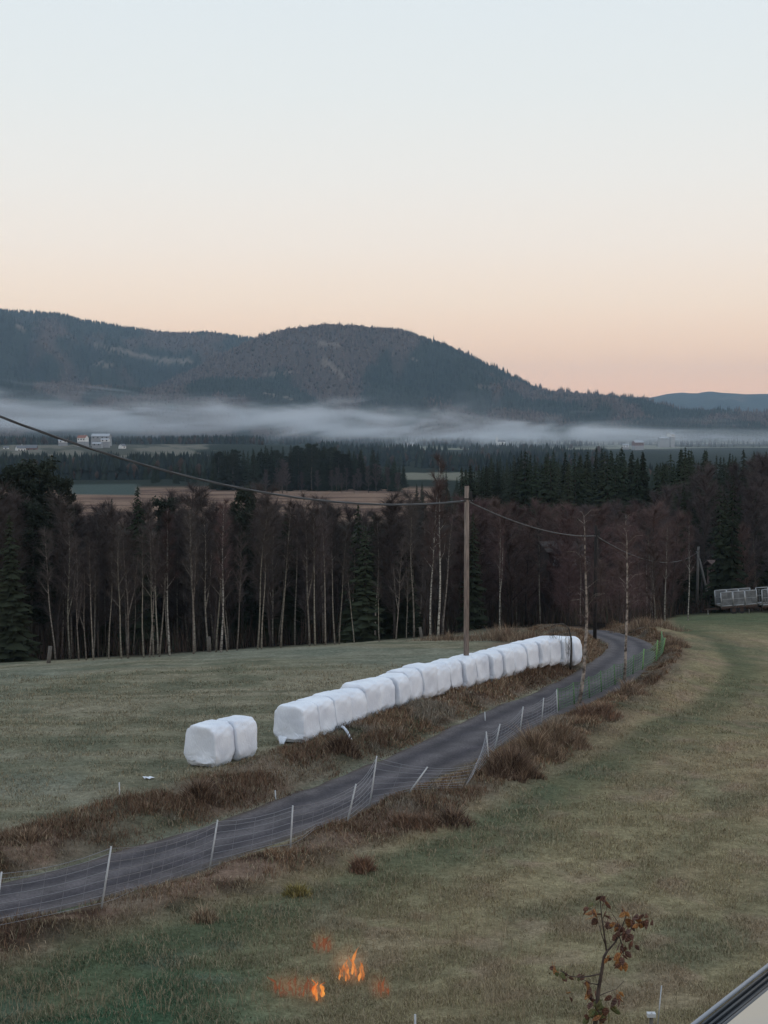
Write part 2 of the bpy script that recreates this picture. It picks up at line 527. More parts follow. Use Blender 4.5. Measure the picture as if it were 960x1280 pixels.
# ------------------------------------------------------------------ the farm track
def road_material():
    m, nt, b = new_mat('track_gravel')
    b.inputs['Roughness'].default_value = .85; b.inputs['Specular IOR Level'].default_value = .2
    uv = nt.nodes.new('ShaderNodeUVMap'); sx = nt.nodes.new('ShaderNodeSeparateXYZ'); nt.links.new(uv.outputs[0], sx.inputs[0])
    rp = nt.nodes.new('ShaderNodeValToRGB'); cr = rp.color_ramp; cr.interpolation = 'EASE'
    st = [(0, (.085, .066, .052)), (.10, (.098, .084, .086)), (.27, (.052, .045, .052)), (.48, (.108, .095, .100)), (.72, (.050, .044, .051)), (.90, (.098, .084, .086)), (1, (.08, .06, .05))]
    cr.elements[0].color = (*st[0][1], 1); cr.elements[1].color = (*st[-1][1], 1)
    for p, c in st[1:-1]:
        e = cr.elements.new(p); e.color = (*c, 1)
    g = nt.nodes.new('ShaderNodeNewGeometry')
    nz0 = nt.nodes.new('ShaderNodeTexNoise'); nz0.inputs['Scale'].default_value = .7; nz0.inputs['Detail'].default_value = 4
    nt.links.new(g.outputs['Position'], nz0.inputs['Vector'])
    ad = nt.nodes.new('ShaderNodeMath'); ad.operation = 'MULTIPLY_ADD'; ad.inputs[1].default_value = .22
    nt.links.new(nz0.outputs['Fac'], ad.inputs[0])
    sb = nt.nodes.new('ShaderNodeMath'); sb.operation = 'SUBTRACT'; sb.inputs[1].default_value = .11
    nt.links.new(sx.outputs['X'], sb.inputs[0]); nt.links.new(sb.outputs[0], ad.inputs[2])
    nt.links.new(ad.outputs[0], rp.inputs['Fac'])
    cur = rp.outputs['Color']
    for scl, lo, hi in ((1.3, .8, 1.2), (14, .72, 1.3)):
        nz = nt.nodes.new('ShaderNodeTexNoise'); nz.inputs['Scale'].default_value = scl; nz.inputs['Detail'].default_value = 5
        nt.links.new(g.outputs['Position'], nz.inputs['Vector'])
        mr = nt.nodes.new('ShaderNodeMapRange'); mr.inputs['From Min'].default_value = .32; mr.inputs['From Max'].default_value = .68
        mr.inputs['To Min'].default_value = lo; mr.inputs['To Max'].default_value = hi
        nt.links.new(nz.outputs['Fac'], mr.inputs['Value'])
        vm = nt.nodes.new('ShaderNodeVectorMath'); vm.operation = 'SCALE'
        nt.links.new(cur, vm.inputs[0]); nt.links.new(mr.outputs['Result'], vm.inputs['Scale']); cur = vm.outputs[0]
    nt.links.new(cur, b.inputs['Base Color'])
    n3 = nt.nodes.new('ShaderNodeTexNoise'); n3.inputs['Scale'].default_value = 22; n3.inputs['Detail'].default_value = 4
    nt.links.new(g.outputs['Position'], n3.inputs['Vector'])
    bp = nt.nodes.new('ShaderNodeBump'); bp.inputs['Strength'].default_value = .6; bp.inputs['Distance'].default_value = .03
    nt.links.new(n3.outputs['Fac'], bp.inputs['Height']); nt.links.new(bp.outputs['Normal'], b.inputs['Normal'])
    return m
def build_road():
    n = len(RC); us = np.linspace(-1, 1, 13)
    VV = []; UV = []
    edge_n = fbm(np.arange(n) * .35, np.zeros(n), 41)
    edge_m = fbm(np.arange(n) * .35, np.zeros(n), 42)
    for k, u in enumerate(us):
        w = RW * (1 + .16 * ((edge_n if u > 0 else edge_m) - .5) * 2 * abs(u) ** 3)
        x = RC[:, 0] + RN[:, 0] * u * w; y = RC[:, 1] + RN[:, 1] * u * w
        rut = -.035 * np.exp(-((abs(u) - .48) / .16) ** 2)
        z = H(x, y) + .05 + rut - .045 * abs(u) ** 6
        VV.append(np.c_[x, y, z]); UV.append(np.c_[np.full(n, (u + 1) / 2), np.arange(n) * .5])
    VV = np.stack(VV, 1).reshape(-1, 3); UV = np.stack(UV, 1).reshape(-1, 2)
    i, j = np.meshgrid(np.arange(n - 1), np.arange(12), indexing='ij')
    Q = np.stack([i * 13 + j, (i + 1) * 13 + j, (i + 1) * 13 + j + 1, i * 13 + j + 1], -1).reshape(-1, 4)
    return np_mesh('farm_track', VV, Q[:, ::-1], road_material(), smooth=True, uv=UV)
tag(link('farm_track', build_road()), kind='structure')

# ------------------------------------------------------------------ grass
def blades(x, y, h, w, cols, lean, seed=0):
    rg = np.random.default_rng(seed)
    n = len(x); z = H(x, y) - .015
    a = rg.uniform(0, 2 * np.pi, n); b = rg.uniform(0, 2 * np.pi, n)
    lx, ly = np.cos(b) * lean * h, np.sin(b) * lean * h
    wx, wy = np.cos(a) * w / 2, np.sin(a) * w / 2
    p0 = np.c_[x - wx, y - wy, z]; p1 = np.c_[x + wx, y + wy, z]
    hm = h * .55
    p2 = np.c_[x + lx * .35 + wx * .7, y + ly * .35 + wy * .7, z + hm]; p3 = np.c_[x + lx * .35 - wx * .7, y + ly * .35 - wy * .7, z + hm]
    tz = z + h * np.sqrt(np.maximum(1 - lean ** 2, .05))
    p4 = np.c_[x + lx, y + ly, tz]
    Vv = np.stack([p0, p1, p2, p3, p4], 1).reshape(-1, 3)
    o = np.arange(n)[:, None] * 5
    Ff = np.concatenate([o + np.array([[0, 1, 2]]), o + np.array([[0, 2, 3]]), o + np.array([[3, 2, 4]])])
    C = np.repeat(cols, 5, 0)
    return Vv, Ff, C
M['grass'] = attr_mat('grass', noise=.15, scale=2.0, rough=.9, spec=.02)

def meadow_grass():
    n = 420000
    py = RNG.uniform(835, 1345, n); px = RNG.uniform(-60, 1020, n)
    # spread over the ground with a density that falls off with distance
    r = [ray(0, p) for p in (835, 1345)]
    Y = 10.6 / np.maximum((py - HOR) / F, .02)
    Y = Y + RNG.normal(0, .8, n); x = (px - 480) / F * Y * 1.0
    s, _ = road_s(x, Y)
    keep = (np.abs(s) > RW + .5) & (Y > 24) & (Y < 75)
    x, Y, s = x[keep], Y[keep], s[keep]
    cl_ = fbm(x * 1.3, Y * 1.3, 51, 3)
    k2 = RNG.random(len(x)) < sstep(.30, .62, cl_) * .9 + .12
    x, Y, s, cl_ = x[k2], Y[k2], s[k2], cl_[k2]
    z = H(x, Y)
    c = cover(x, Y, z)
    pxx, pyy = project(x, Y, z)
    f = RNG.uniform(.85, 2.0, len(x))[:, None]
    c = c * f
    straw = (RNG.random(len(x)) < .2)
    c = np.where(straw[:, None], np.array([[.30, .245, .165]]) * RNG.uniform(.7, 1.2, len(x))[:, None], c)
    h = RNG.uniform(.04, .115, len(x)) * (.6 + .9 * cl_) * np.where(straw, 1.5, 1)
    w = np.maximum(.012, Y * .00042)
    lean = RNG.uniform(.35, .97, len(x))
    return blades(x, Y, h, w, c, lean, 3)
Vg, Fg, Cg = meadow_grass()
tag(link('meadow_grass', np_mesh('meadow_grass', Vg, Fg, M['grass'], Cg)), 'short frosted grass and straw growing over both fields', 'grass', kind='stuff')

def straw_stems():
    n = 9000
    py = RNG.uniform(1000, 1330, n); px = RNG.uniform(-40, 1000, n)
    Y = 10.6 / ((py - HOR) / F) + RNG.normal(0, .6, n); x = (px - 480) / F * Y
    s_, _ = road_s(x, Y)
    cl_ = fbm(x * .6, Y * .6, 55, 3)
    k = (s_ < -RW - 3) & (Y > 23) & (RNG.random(n) < sstep(.42, .62, cl_) + .08)
    x, Y = x[k], Y[k]; m = len(x)
    c = np.array([[.34, .27, .18]]) * RNG.uniform(.6, 1.15, m)[:, None]
    return blades(x, Y, RNG.uniform(.16, .40, m), np.full(m, .011), c, RNG.uniform(.05, .6, m), 12)
Vs, Fs, Cs = straw_stems()
tag(link('straw', np_mesh('straw', Vs, Fs, M['grass'], Cs)), 'pale dry straw stems standing in the near field', 'straw', kind='stuff')

def bank_grass():
    out = []
    for side, n in ((1, 105000), (-1, 95000)):
        k = RNG.integers(0, len(RC) - 1, n); j = RNG.random(n)
        cx = RC[k, 0] + (RC[k + 1, 0] - RC[k, 0]) * j; cy = RC[k, 1] + (RC[k + 1, 1] - RC[k, 1]) * j
        hi = np.full(n, 4.6) if side > 0 else 4.3 - 1.6 * sstep(50, 66, cy)
        s = RW - .05 + (hi - RW) * RNG.beta(1.3, 1.5, n)
        x = cx + RN[k, 0] * s * side; y = cy + RN[k, 1] * s * side
        s2, _ = road_s(x, y)
        px, py = project(x, y, np.full(n, -.2))
        cl_ = fbm(x * .8, y * .8, 61 + side, 3); c2 = fbm(x * .3, y * .3, 66 + side, 3)
        keep = (np.abs(s2) > RW - .1) & (y > 20) & (px > -120) & (px < 1020) & (RNG.random(n) < sstep(.28, .6, cl_) * .95 + .1)
        # keep bales' feet readable, thin out the green stretch low on the left
        keep &= ~((side < 0) & (px < 330) & (RNG.random(n) < .8))
        x, y, s2, cl_, c2 = x[keep], y[keep], s2[keep], cl_[keep], c2[keep]
        m = len(x)
        pal = np.array([[.150, .098, .066], [.105, .066, .046], [.20, .148, .102], [.25, .21, .16], [.085, .053, .040], [.085, .095, .060]])
        pr = np.array([.30, .24, .18, .08, .12, .08])
        c = pal[RNG.choice(6, m, p=pr)] * RNG.uniform(1.0, 2.1, m)[:, None] * np.array([[1.02, .97, .92]])
        c = mixc(c, (.085, .052, .038), sstep(.5, .66, c2) * .5)
        c = mixc(c, (.24, .225, .19), sstep(.58, .70, fbm(x * .55, y * .55, 68, 3)) * .6)
        h = RNG.uniform(.10, .40 if side > 0 else .31, m) * (.35 + 1.15 * cl_ ** 1.3) * np.where(np.abs(s2) < RW + .5, .5, 1) * np.where(np.abs(s2) > 4.2, .6, 1)
        w = np.maximum(.014, y * .00045)
        out.append(blades(x, y, h, w, c, RNG.uniform(.3, .97, m), 5 + side))
    Vv = np.concatenate([o[0] for o in out]); off = 0; Ff = []
    for o in out:
        Ff.append(o[1] + off); off += len(o[0])
    return Vv, np.concatenate(Ff), np.concatenate([o[2] for o in out])
Vb, Fb, Cb = bank_grass()
tag(link('bank_grass', np_mesh('bank_grass', Vb, Fb, M['grass'], Cb)), 'tall brown dead grass on the banks along the track', 'dead grass', kind='stuff')

def tussock(name, px, py, rad, ht, n, pal, label, cat, group, seed, spread=1.0):
    """a clump of dead stems standing on the ground"""
    c0 = ground(px, py)
    rg = np.random.default_rng(seed); n = int(n * 1.5)
    m = MB(); me = bpy.data.meshes.new(name)
    a = rg.uniform(0, 2 * np.pi, n); rr = rad * rg.random(n) ** .65 * (1 + .35 * np.sin(3 * a + seed) + .2 * np.sin(5 * a + 2 * seed))
    x = rr * np.cos(a) * 1.25; y = rr * np.sin(a)
    lump = .45 + 1.1 * vnoise(x * 2.6 + seed * 7, y * 2.6, 3)
    h = ht * .85 * rg.uniform(.3, 1.1, n) * (1 - .75 * (rr / rad) ** 2) * lump
    ln = rg.uniform(.1, 1.0, n) * spread
    b = a + rg.normal(0, 1.8, n)
    w = np.full(n, .018)
    wa = rg.uniform(0, 2 * np.pi, n); wx, wy = np.cos(wa) * w / 2, np.sin(wa) * w / 2
    z = H(c0.x + x, c0.y + y) - c0.z - .03
    lx, ly = np.cos(b) * ln * h, np.sin(b) * ln * h
    p0 = np.c_[x - wx, y - wy, z]; p1 = np.c_[x + wx, y + wy, z]
    p2 = np.c_[x + lx * .4 + wx, y + ly * .4 + wy, z + h * .6]; p3 = np.c_[x + lx * .4 - wx, y + ly * .4 - wy, z + h * .6]
    p4 = np.c_[x + lx, y + ly, z + h]
    Vv = np.stack([p0, p1, p2, p3, p4], 1).reshape(-1, 3); o = np.arange(n)[:, None] * 5
    Ff = np.concatenate([o + np.array([[0, 1, 2]]), o + np.array([[0, 2, 3]]), o + np.array([[3, 2, 4]])])
    pal = np.array(pal); c = pal[rg.integers(0, len(pal), n)] * rg.uniform(1.0, 2.6, n)[:, None]
    ob = link(name, np_mesh(name, Vv, Ff, M['grass'], np.repeat(c, 5, 0)), loc=c0)
    tag(ob, label, cat, group)
    return ob
BR = [(.095, .064, .047), (.13, .090, .064), (.065, .045, .036), (.16, .115, .082)]
RD = [(.120, .070, .048), (.145, .086, .058), (.09, .056, .042)]
PL = [(.17, .125, .085), (.12, .08, .055), (.20, .16, .115)]
DK = [(.05, .032, .025), (.07, .045, .032), (.035, .025, .02)]
gb = 'clumps of dead weeds beside the track'
tussock('weed_clump', 640, 972, .75, 1.0, 2400, BR + BR + DK, 'largest dark brown clump of dead weeds on the near verge', 'weeds', gb, 1)
tussock('weed_clump', 668, 945, .75, .85, 2200, BR + PL, 'paler brown clump of weeds just behind the large dark clump on the near verge', 'weeds', gb, 2)
tussock('weed_clump', 700, 925, .8, .7, 2000, BR + PL, 'low brown clump of weeds on the near verge below the birch with forked foot', 'weeds', gb, 3)
tussock('weed_clump', 743, 893, .8, .6, 1100, RD + BR, 'reddish clump of weeds on the verge between the two roadside birches', 'weeds', gb, 4)
tussock('weed_clump', 785, 868, .8, .6, 1000, BR + PL, 'brown clump of weeds at the foot of the farther roadside birch', 'weeds', gb, 5)
tussock('weed_clump', 520, 1032, .6, .5, 900, BR + RD, 'brown clump of dead weeds below the broken leaning fence post', 'weeds', gb, 6)
tussock('weed_clump', 452, 1090, .28, .42, 500, RD, 'small rust red clump of weeds low on the near verge', 'weeds', gb, 7)
tussock('weed_clump', 566, 1030, .5, .5, 900, BR + DK, 'small brown clump of weeds below the dark leaning fence post', 'weeds', gb, 8)
tussock('weed_clump', 372, 1120, .3, .3, 350, [(.16, .13, .05), (.11, .09, .04)], 'small yellowish tuft at the lower edge of the near verge', 'weeds', gb, 9)
tussock('weed_clump', 255, 1152, .3, .35, 420, PL, 'pale tuft of dry grass alone in the green grass at lower left', 'weeds', gb, 10)
tussock('weed_clump', 640, 800, 2.6, 1.0, 1800, BR + PL, 'broad brown heap of dead weeds behind the bales, nearest the forest', 'weeds', gb, 11)
tussock('weed_clump', 560, 800, 2.0, .55, 1000, PL + BR, 'pale brown strip of weeds at the forest edge beside the utility pole', 'weeds', gb, 12)
tussock('weed_clump', 30, 1052, .5, .55, 900, PL + BR, 'tan clump of dead grass above the track at the left edge of the photo', 'weeds', gb, 13)
tussock('weed_clump', 250, 1000, .5, .6, 1000, BR + DK, 'dark brown clump of dead weeds below the pair of bales', 'weeds', gb, 14)
tussock('weed_clump', 425, 938, .55, .6, 1000, DK + BR, 'dark clump of weeds below the near end of the bale row', 'weeds', gb, 15)
tussock('weed_clump', 838, 808, .9, .9, 900, BR + PL, 'brown clump of weeds at the bright green end of the net fence', 'weeds', gb, 16)
tussock('weed_clump', 812, 783, 2.2, .9, 1500, BR + PL, 'brown patch of weeds behind the bend of the track', 'weeds', gb, 17)

# ------------------------------------------------------------------ wrapped bales
def bale_material():
    m, nt, b = new_mat('bale_film')
    b.inputs['Roughness'].default_value = .38; b.inputs['Specular IOR Level'].default_value = .4
    tc = nt.nodes.new('ShaderNodeTexCoord')
    oi = nt.nodes.new('ShaderNodeObjectInfo')
    ad = nt.nodes.new('ShaderNodeVectorMath'); ad.operation = 'ADD'
    sc = nt.nodes.new('ShaderNodeVectorMath'); sc.operation = 'SCALE'; sc.inputs['Scale'].default_value = 30
    cb = nt.nodes.new('ShaderNodeCombineXYZ'); nt.links.new(oi.outputs['Random'], cb.inputs[0]); nt.links.new(oi.outputs['Random'], cb.inputs[2])
    nt.links.new(cb.outputs[0], sc.inputs[0]); nt.links.new(tc.outputs['Object'], ad.inputs[0]); nt.links.new(sc.outputs[0], ad.inputs[1])
    nz = nt.nodes.new('ShaderNodeTexNoise'); nz.inputs['Scale'].default_value = 1.6; nz.inputs['Detail'].default_value = 4
    nt.links.new(ad.outputs[0], nz.inputs['Vector'])
    rp = nt.nodes.new('ShaderNodeValToRGB')
    rp.color_ramp.elements[0].color = (.66, .70, .79, 1); rp.color_ramp.elements[0].position = .32
    rp.color_ramp.elements[1].color = (.80, .84, .92, 1); rp.color_ramp.elements[1].position = .62
    nt.links.new(nz.outputs['Fac'], rp.inputs['Fac']); nt.links.new(rp.outputs['Color'], b.inputs['Base Color'])
    mp = nt.nodes.new('ShaderNodeMapping'); mp.inputs['Scale'].default_value = (3.5, 3, 1.1)
    nt.links.new(ad.outputs[0], mp.inputs['Vector'])
    n2 = nt.nodes.new('ShaderNodeTexNoise'); n2.inputs['Scale'].default_value = 3.4; n2.inputs['Detail'].default_value = 7; n2.inputs['Distortion'].default_value = 1.8
    nt.links.new(mp.outputs[0], n2.inputs['Vector'])
    bp = nt.nodes.new('ShaderNodeBump'); bp.inputs['Strength'].default_value = .4; bp.inputs['Distance'].default_value = .05
    nt.links.new(n2.outputs['Fac'], bp.inputs['Height']); nt.links.new(bp.outputs['Normal'], b.inputs['Normal'])
    return m
M['bale'] = bale_material()
def bale_mesh(seed, w=1.16, h=1.27, L=1.055):
    """slumped wrapped bale, axis along local Y, base at z=0"""
    rg = random.Random(seed)
    n = 84
    half = [(-.485, .0), (-.487, .15), (-.488, .3), (-.49, .42), (-.492, .54), (-.494, .65), (-.497, .75), (-.5, .84), (-.499, .90), (-.492, .945), (-.478, .970), (-.455, .985), (-.42, .993), (-.36, .997), (-.29, .999), (-.21, 1.0), (-.13, 1.002), (-.045, 1.003)]
    prof = half + [(-t_, r_) for t_, r_ in reversed(half)]
    ph = [rg.uniform(0, 6.28) for _ in range(8)]
    sl = rg.uniform(-.03, .03)
    vs = []
    for (t, r) in prof:
        for k in range(n):
            a = 2 * math.pi * k / n
            ca, sa = math.cos(a), math.sin(a)
            e = 2 / 4.1
            x = math.copysign(abs(ca) ** e, ca) * w / 2 * r
            z = math.copysign(abs(sa) ** e, sa) * h / 2 * r
            # wrinkles, sag, creases pulled to the middle of each end
            cr = 1 + .012 * math.sin(5 * a + ph[0]) * r + .010 * math.sin(9 * a + ph[1] + 6 * t) + .008 * math.sin(14 * a + ph[2] - 9 * t)
            x *= cr; z *= cr
            y = t * L
            if abs(t) > .46:
                y += math.copysign(1, t) * (.022 * math.sin(3.1 * x + ph[3]) * math.sin(4.3 * z + ph[4]) + .014 * math.sin(7 * x - 5 * z + ph[6]) * r)
            zz = z + h / 2
            q = float(vnoise(np.array([x * 3.5 + y * 1.5 + seed * 9.1]), np.array([zz * 4.5 - y * 2.0]), seed)[0])
            q2 = float(vnoise(np.array([x * 8 + seed * 3.7 + y * 6]), np.array([zz * 6 + y * 5]), seed + 4)[0])
            rid = max(0.0, 1 - abs(q - .5) * 7); rid2 = max(0.0, 1 - abs(q2 - .5) * 5)
            low = .35 + .9 * float(sstep(.75, .15, zz))
            k_ = 1 - (.030 * rid + .016 * rid2) * low * (1 if r > .2 else .4)
            x *= k_; y *= 1 - (.030 * rid + .018 * rid2) * low
            f = 1 + .07 * math.exp(-((zz - .28) / .25) ** 2) - .05 * sstep(.7, 1.3, zz)
            x = x * float(f) + sl * zz
            if zz < .5: zz += .16 * float(sstep(.34, .49, abs(t))) * (1 - zz / .5) * rg.uniform(.85, 1.15)
            zz = max(zz, .03 + .04 * (.5 + .5 * math.sin(6 * a + ph[5]))) if zz < .1 else zz
            vs.append((x, y, zz))
    fs = []
    for i in range(len(prof) - 1):
        for k in range(n):
            fs.append((i * n + k, i * n + (k + 1) % n, (i + 1) * n + (k + 1) % n, (i + 1) * n + k))
    m = MB(); m.v = vs; m.f = [tuple(reversed(q)) for q in fs]
    me = m.mesh('bale', M['bale'], smooth=True)
    me.validate()
    return me
bales_m = [bale_mesh(s) for s in range(7)]
A = P(371, 929, 52.0); B = P(709, 829, 71.3)
row = Vector((B.x - A.x, B.y - A.y, 0)); yaw = math.atan2(-row.x, row.y)
NB = 21
def place_bale(x, y, k, rz, sc, label, group):
    o = link('wrapped_bale', bales_m[k % 7], loc=(x, y, sum(hz(x + row.normalized().x * q_, y + row.normalized().y * q_) for q_ in (-1.6, -.8, 0, .8, 1.6)) / 5 - .05))
    o.rotation_euler = (random.uniform(-.02, .02), random.uniform(-.03, .03), rz)
    o.scale = sc
    tag(o, label, 'hay bale', group)
    return o
rn = random.Random(5)
nrm = Vector((row.y, -row.x, 0)).normalized()
for i in range(NB):
    t = i / (NB - 1)
    p = A + row * t + nrm * rn.uniform(-.05, .05) + nrm * .35 * math.sin(t * math.pi) * -1
    if i == 0:
        lb = 'white wrapped bale nearest in the long row, torn film hanging at its foot'
    elif i == NB - 1:
        lb = 'white wrapped bale at the far end of the long row, behind drooping twigs'
    elif i <= 9:
        lb = f'white wrapped bale, {ORD[i+1]} from the near end of the long row'
    else:
        lb = f'white wrapped bale, {ORD[NB-i]} from the far end of the long row'
    s = 1 + rn.uniform(-.015, .015)
    o = place_bale(p.x, p.y, rn.randint(0, 6), yaw + rn.uniform(-.10, .14), (s, .99, s * (1 + rn.uniform(-.03, .03))), lb, 'white wrapped bales in the long row')
    if i == 0:
        first_bale = o
# torn tongue of film under the first bale
def film_tail():
    m = MB(); n = 9
    for k in range(n):
        u = k / (n - 1)
        x = -.44 + .36 * u
        top = (x, -.50, .30 - .06 * u); mid = (-.36 + .20 * u, -.535 - .02 * math.sin(u * 9), .08)
        low = (-.30 + .05 * u, -.60 - .02 * math.sin(u * 7), -.17)
        m.v += [top, mid, low]
    for k in range(n - 1):
        for j in range(2):
            a = k * 3 + j; m.f.append((a, a + 3, a + 4, a + 1)); m.m.append(0)
    o = m.build('torn_film', M['bale'], first_bale, smooth=True)
    md = o.modifiers.new('thick', 'SOLIDIFY'); md.thickness = .008
film_tail()
C0 = P(262, 962, 48.4)
p = C0
place_bale(p.x, p.y, 2, yaw + .03, (1.0, 1.0, 1.06), 'left white wrapped bale of the pair lying apart from the row', 'pair of white wrapped bales')
p = C0 + row.normalized() * 1.06 + nrm * .16
place_bale(p.x, p.y, 4, yaw - .10, (.95, .92, 1.06), 'white wrapped bale half hidden behind its partner, right one of the pair', 'pair of white wrapped bales')
# loose strip of film lying in the dead grass
def strip():
    a = ground(416, 908); b = ground(440, 926)
    m = MB(); n = 14
    for k in range(n):
        u = k / (n - 1); q = a.lerp(b, u)
        w = .10 * (1 - .6 * u)
        zz = hz(q.x, q.y) + .16 + .06 * math.sin(u * 11) - .1 * u
        m.v += [(q.x - w, q.y + w * .3, zz), (q.x, q.y, zz + .07), (q.x + w, q.y - w * .3, zz)]
    for k in range(n - 1):
        for j in range(2):
            i = k * 3 + j; m.f.append((i, i + 3, i + 4, i + 1)); m.m.append(0)
    o = m.build('plastic_strip', M['bale'], smooth=True)
    o.modifiers.new('thick', 'SOLIDIFY').thickness = .006
    tag(o, 'twisted strip of white film lying in the dead grass below the bales', 'plastic film')
strip()
def scrap(px, py, r, label):
    q = ground(px, py); m = MB(); n = 9
    m.v.append((0, 0, .07))
    for k in range(n):
        a = 6.283 * k / n
        m.v.append((r * math.cos(a) * (1 + .3 * math.sin(3 * a)), .6 * r * math.sin(a), .05 + .03 * math.sin(5 * a)))
    for k in range(n):
        m.f.append((0, 1 + k, 1 + (k + 1) % n)); m.m.append(0)
    o = m.build('film_scrap', M['bale'], loc=q); o.modifiers.new('thick', 'SOLIDIFY').thickness = .01
    tag(o, label, 'plastic film')
scrap(186, 974, .16, 'small pale scrap of film on the field left of the pair of bales')

# ------------------------------------------------------------------ trees
M['birch'] = mat('birch_bark', (.40, .38, .34), .8, .8, 2.2, (.07, .06, .055), .25, .3, (2.2, 2.2, 5.0))
M['alder'] = mat('grey_bark', (.105, .092, .078), .9, .5, 3.0, None, .35, .3, (3, 3, 1))
M['dark_bark'] = mat('dark_bark', (.060, .049, .044), .9, .5, 3.0, None, .3, .3, (3, 3, 1))
M['pale_bark'] = mat('pale_bark', (.225, .20, .17), .85, .65, 2.5, (.10, .085, .07), .3, .3, (2, 2, 3.5))
M['twig_red'] = mat('reddish_twigs', (.092, .065, .063), .9, spec=.0, obj_random=.3)
M['twig_thicket'] = mat('thicket_twigs', (.110, .076, .072), .9, spec=.0, obj_random=.3)
M['twig_brown'] = mat('brown_twigs', (.074, .062, .060), .9, spec=.0, obj_random=.3)
M['twig_grey'] = mat('grey_twigs', (.090, .074, .074), .9, spec=.0, obj_random=.25)
M['needle'] = mat('spruce_needles', (.027, .034, .022), .9, spec=.0, obj_random=.4)
M['needle_pine'] = mat('pine_needles', (.034, .042, .032), .9, spec=.0, obj_random=.3)

def bare_tree(seed, h=10.0, spread=1.5, clear=.4, r0=.11, n_limb=16, n_twig=2200, fork=False, tw=.020):
    rg = random.Random(seed)
    tr = MB(); ndiv = 9
    ph1, ph2 = rg.uniform(0, 6.28), rg.uniform(0, 6.28); lx, ly = rg.uniform(-.05, .05), rg.uniform(-.05, .05)
    def axis(t):
        return Vector((lx * h * t + .14 * math.sin(3.2 * t + ph1) + .05 * math.sin(9 * t + ph2), ly * h * t + .14 * math.sin(2.7 * t + ph2), h * t))
    o0 = axis(0)
    pts = [axis(k / ndiv) - Vector((o0.x, o0.y, 0)) for k in range(ndiv + 1)]
    pts[0].z = -.25
    rad = [r0 * (1 - .93 * (k / ndiv) ** .85) for k in range(ndiv + 1)]; rad[0] = r0 * 1.2
    tr.tube(pts, rad, 7)
    def tp(t):
        k = min(int(t * ndiv), ndiv - 1); return pts[k].lerp(pts[k + 1], t * ndiv - k)
    limbs = []
    for i in range(n_limb):
        t = clear + (1 - clear) * (i + rg.random()) / n_limb * .97
        a = i * 2.4 + rg.uniform(-.6, .6)
        L = spread * (1.15 - .75 * ((t - clear) / (1 - clear))) * rg.uniform(.7, 1.25)
        up = rg.uniform(.7, 1.3)
        p0 = tp(t); d = Vector((math.cos(a), math.sin(a), up)).normalized()
        p1 = p0 + d * L * .5 + Vector((0, 0, .04 * L)); p2 = p1 + (d + Vector((rg.uniform(-.3, .3), rg.uniform(-.3, .3), rg.uniform(-.1, .5)))).normalized() * L * .55
        r1 = max(.012, r0 * (1 - t) * .42 + .008)
        tr.tube([p0, p1, p2], [r1, r1 * .62, .006], 4, cap=False)
        limbs.append((p0, p1, p2))
    if fork:
        p0 = tp(.30); p2 = p0 + Vector((rg.choice((-1, 1)) * h * .09, .2, h * .42)); p1 = p0.lerp(p2, .45) + Vector((.14 * (1 if p2.x > p0.x else -1), 0, -.1))
        tr.tube([p0, p1, p2], [r0 * .6, r0 * .42, .02], 6, cap=False); limbs += [(p0.lerp(p1, .6), p1, p2)] * 3
    cr = MB()
    for i in range(n_twig):
        l = limbs[rg.randrange(len(limbs))]; u = rg.random() ** .7
        p = l[0].lerp(l[1], u * 2) if u < .5 else l[1].lerp(l[2], u * 2 - 1)
        if rg.random() < .12:
            p = tp(rg.uniform(clear, 1.0))
        d = ((l[2] - l[0]).normalized() + Vector((rg.gauss(0, .7), rg.gauss(0, .7), rg.gauss(.25, .6)))).normalized()
        L = rg.uniform(.35, 1.05) * (.55 + .45 * spread / 1.5)
        q = p + d * L * .55; e = q + (d + Vector((rg.gauss(0, .4), rg.gauss(0, .4), rg.gauss(-.15, .4)))).normalized() * L * .5
        sd_ = d.cross(Vector((rg.gauss(0, 1), rg.gauss(0, 1), rg.gauss(0, 1)))).normalized() * tw * rg.uniform(.6, 1.2) / 2
        o = len(cr.v)
        cr.v += [(p - sd_)[:], (p + sd_)[:], (q + sd_ * .7)[:], (q - sd_ * .7)[:], e[:]]
        cr.f += [(o, o + 1, o + 2, o + 3), (o + 3, o + 2, o + 4)]; cr.m += [0, 0]
    return tr, cr

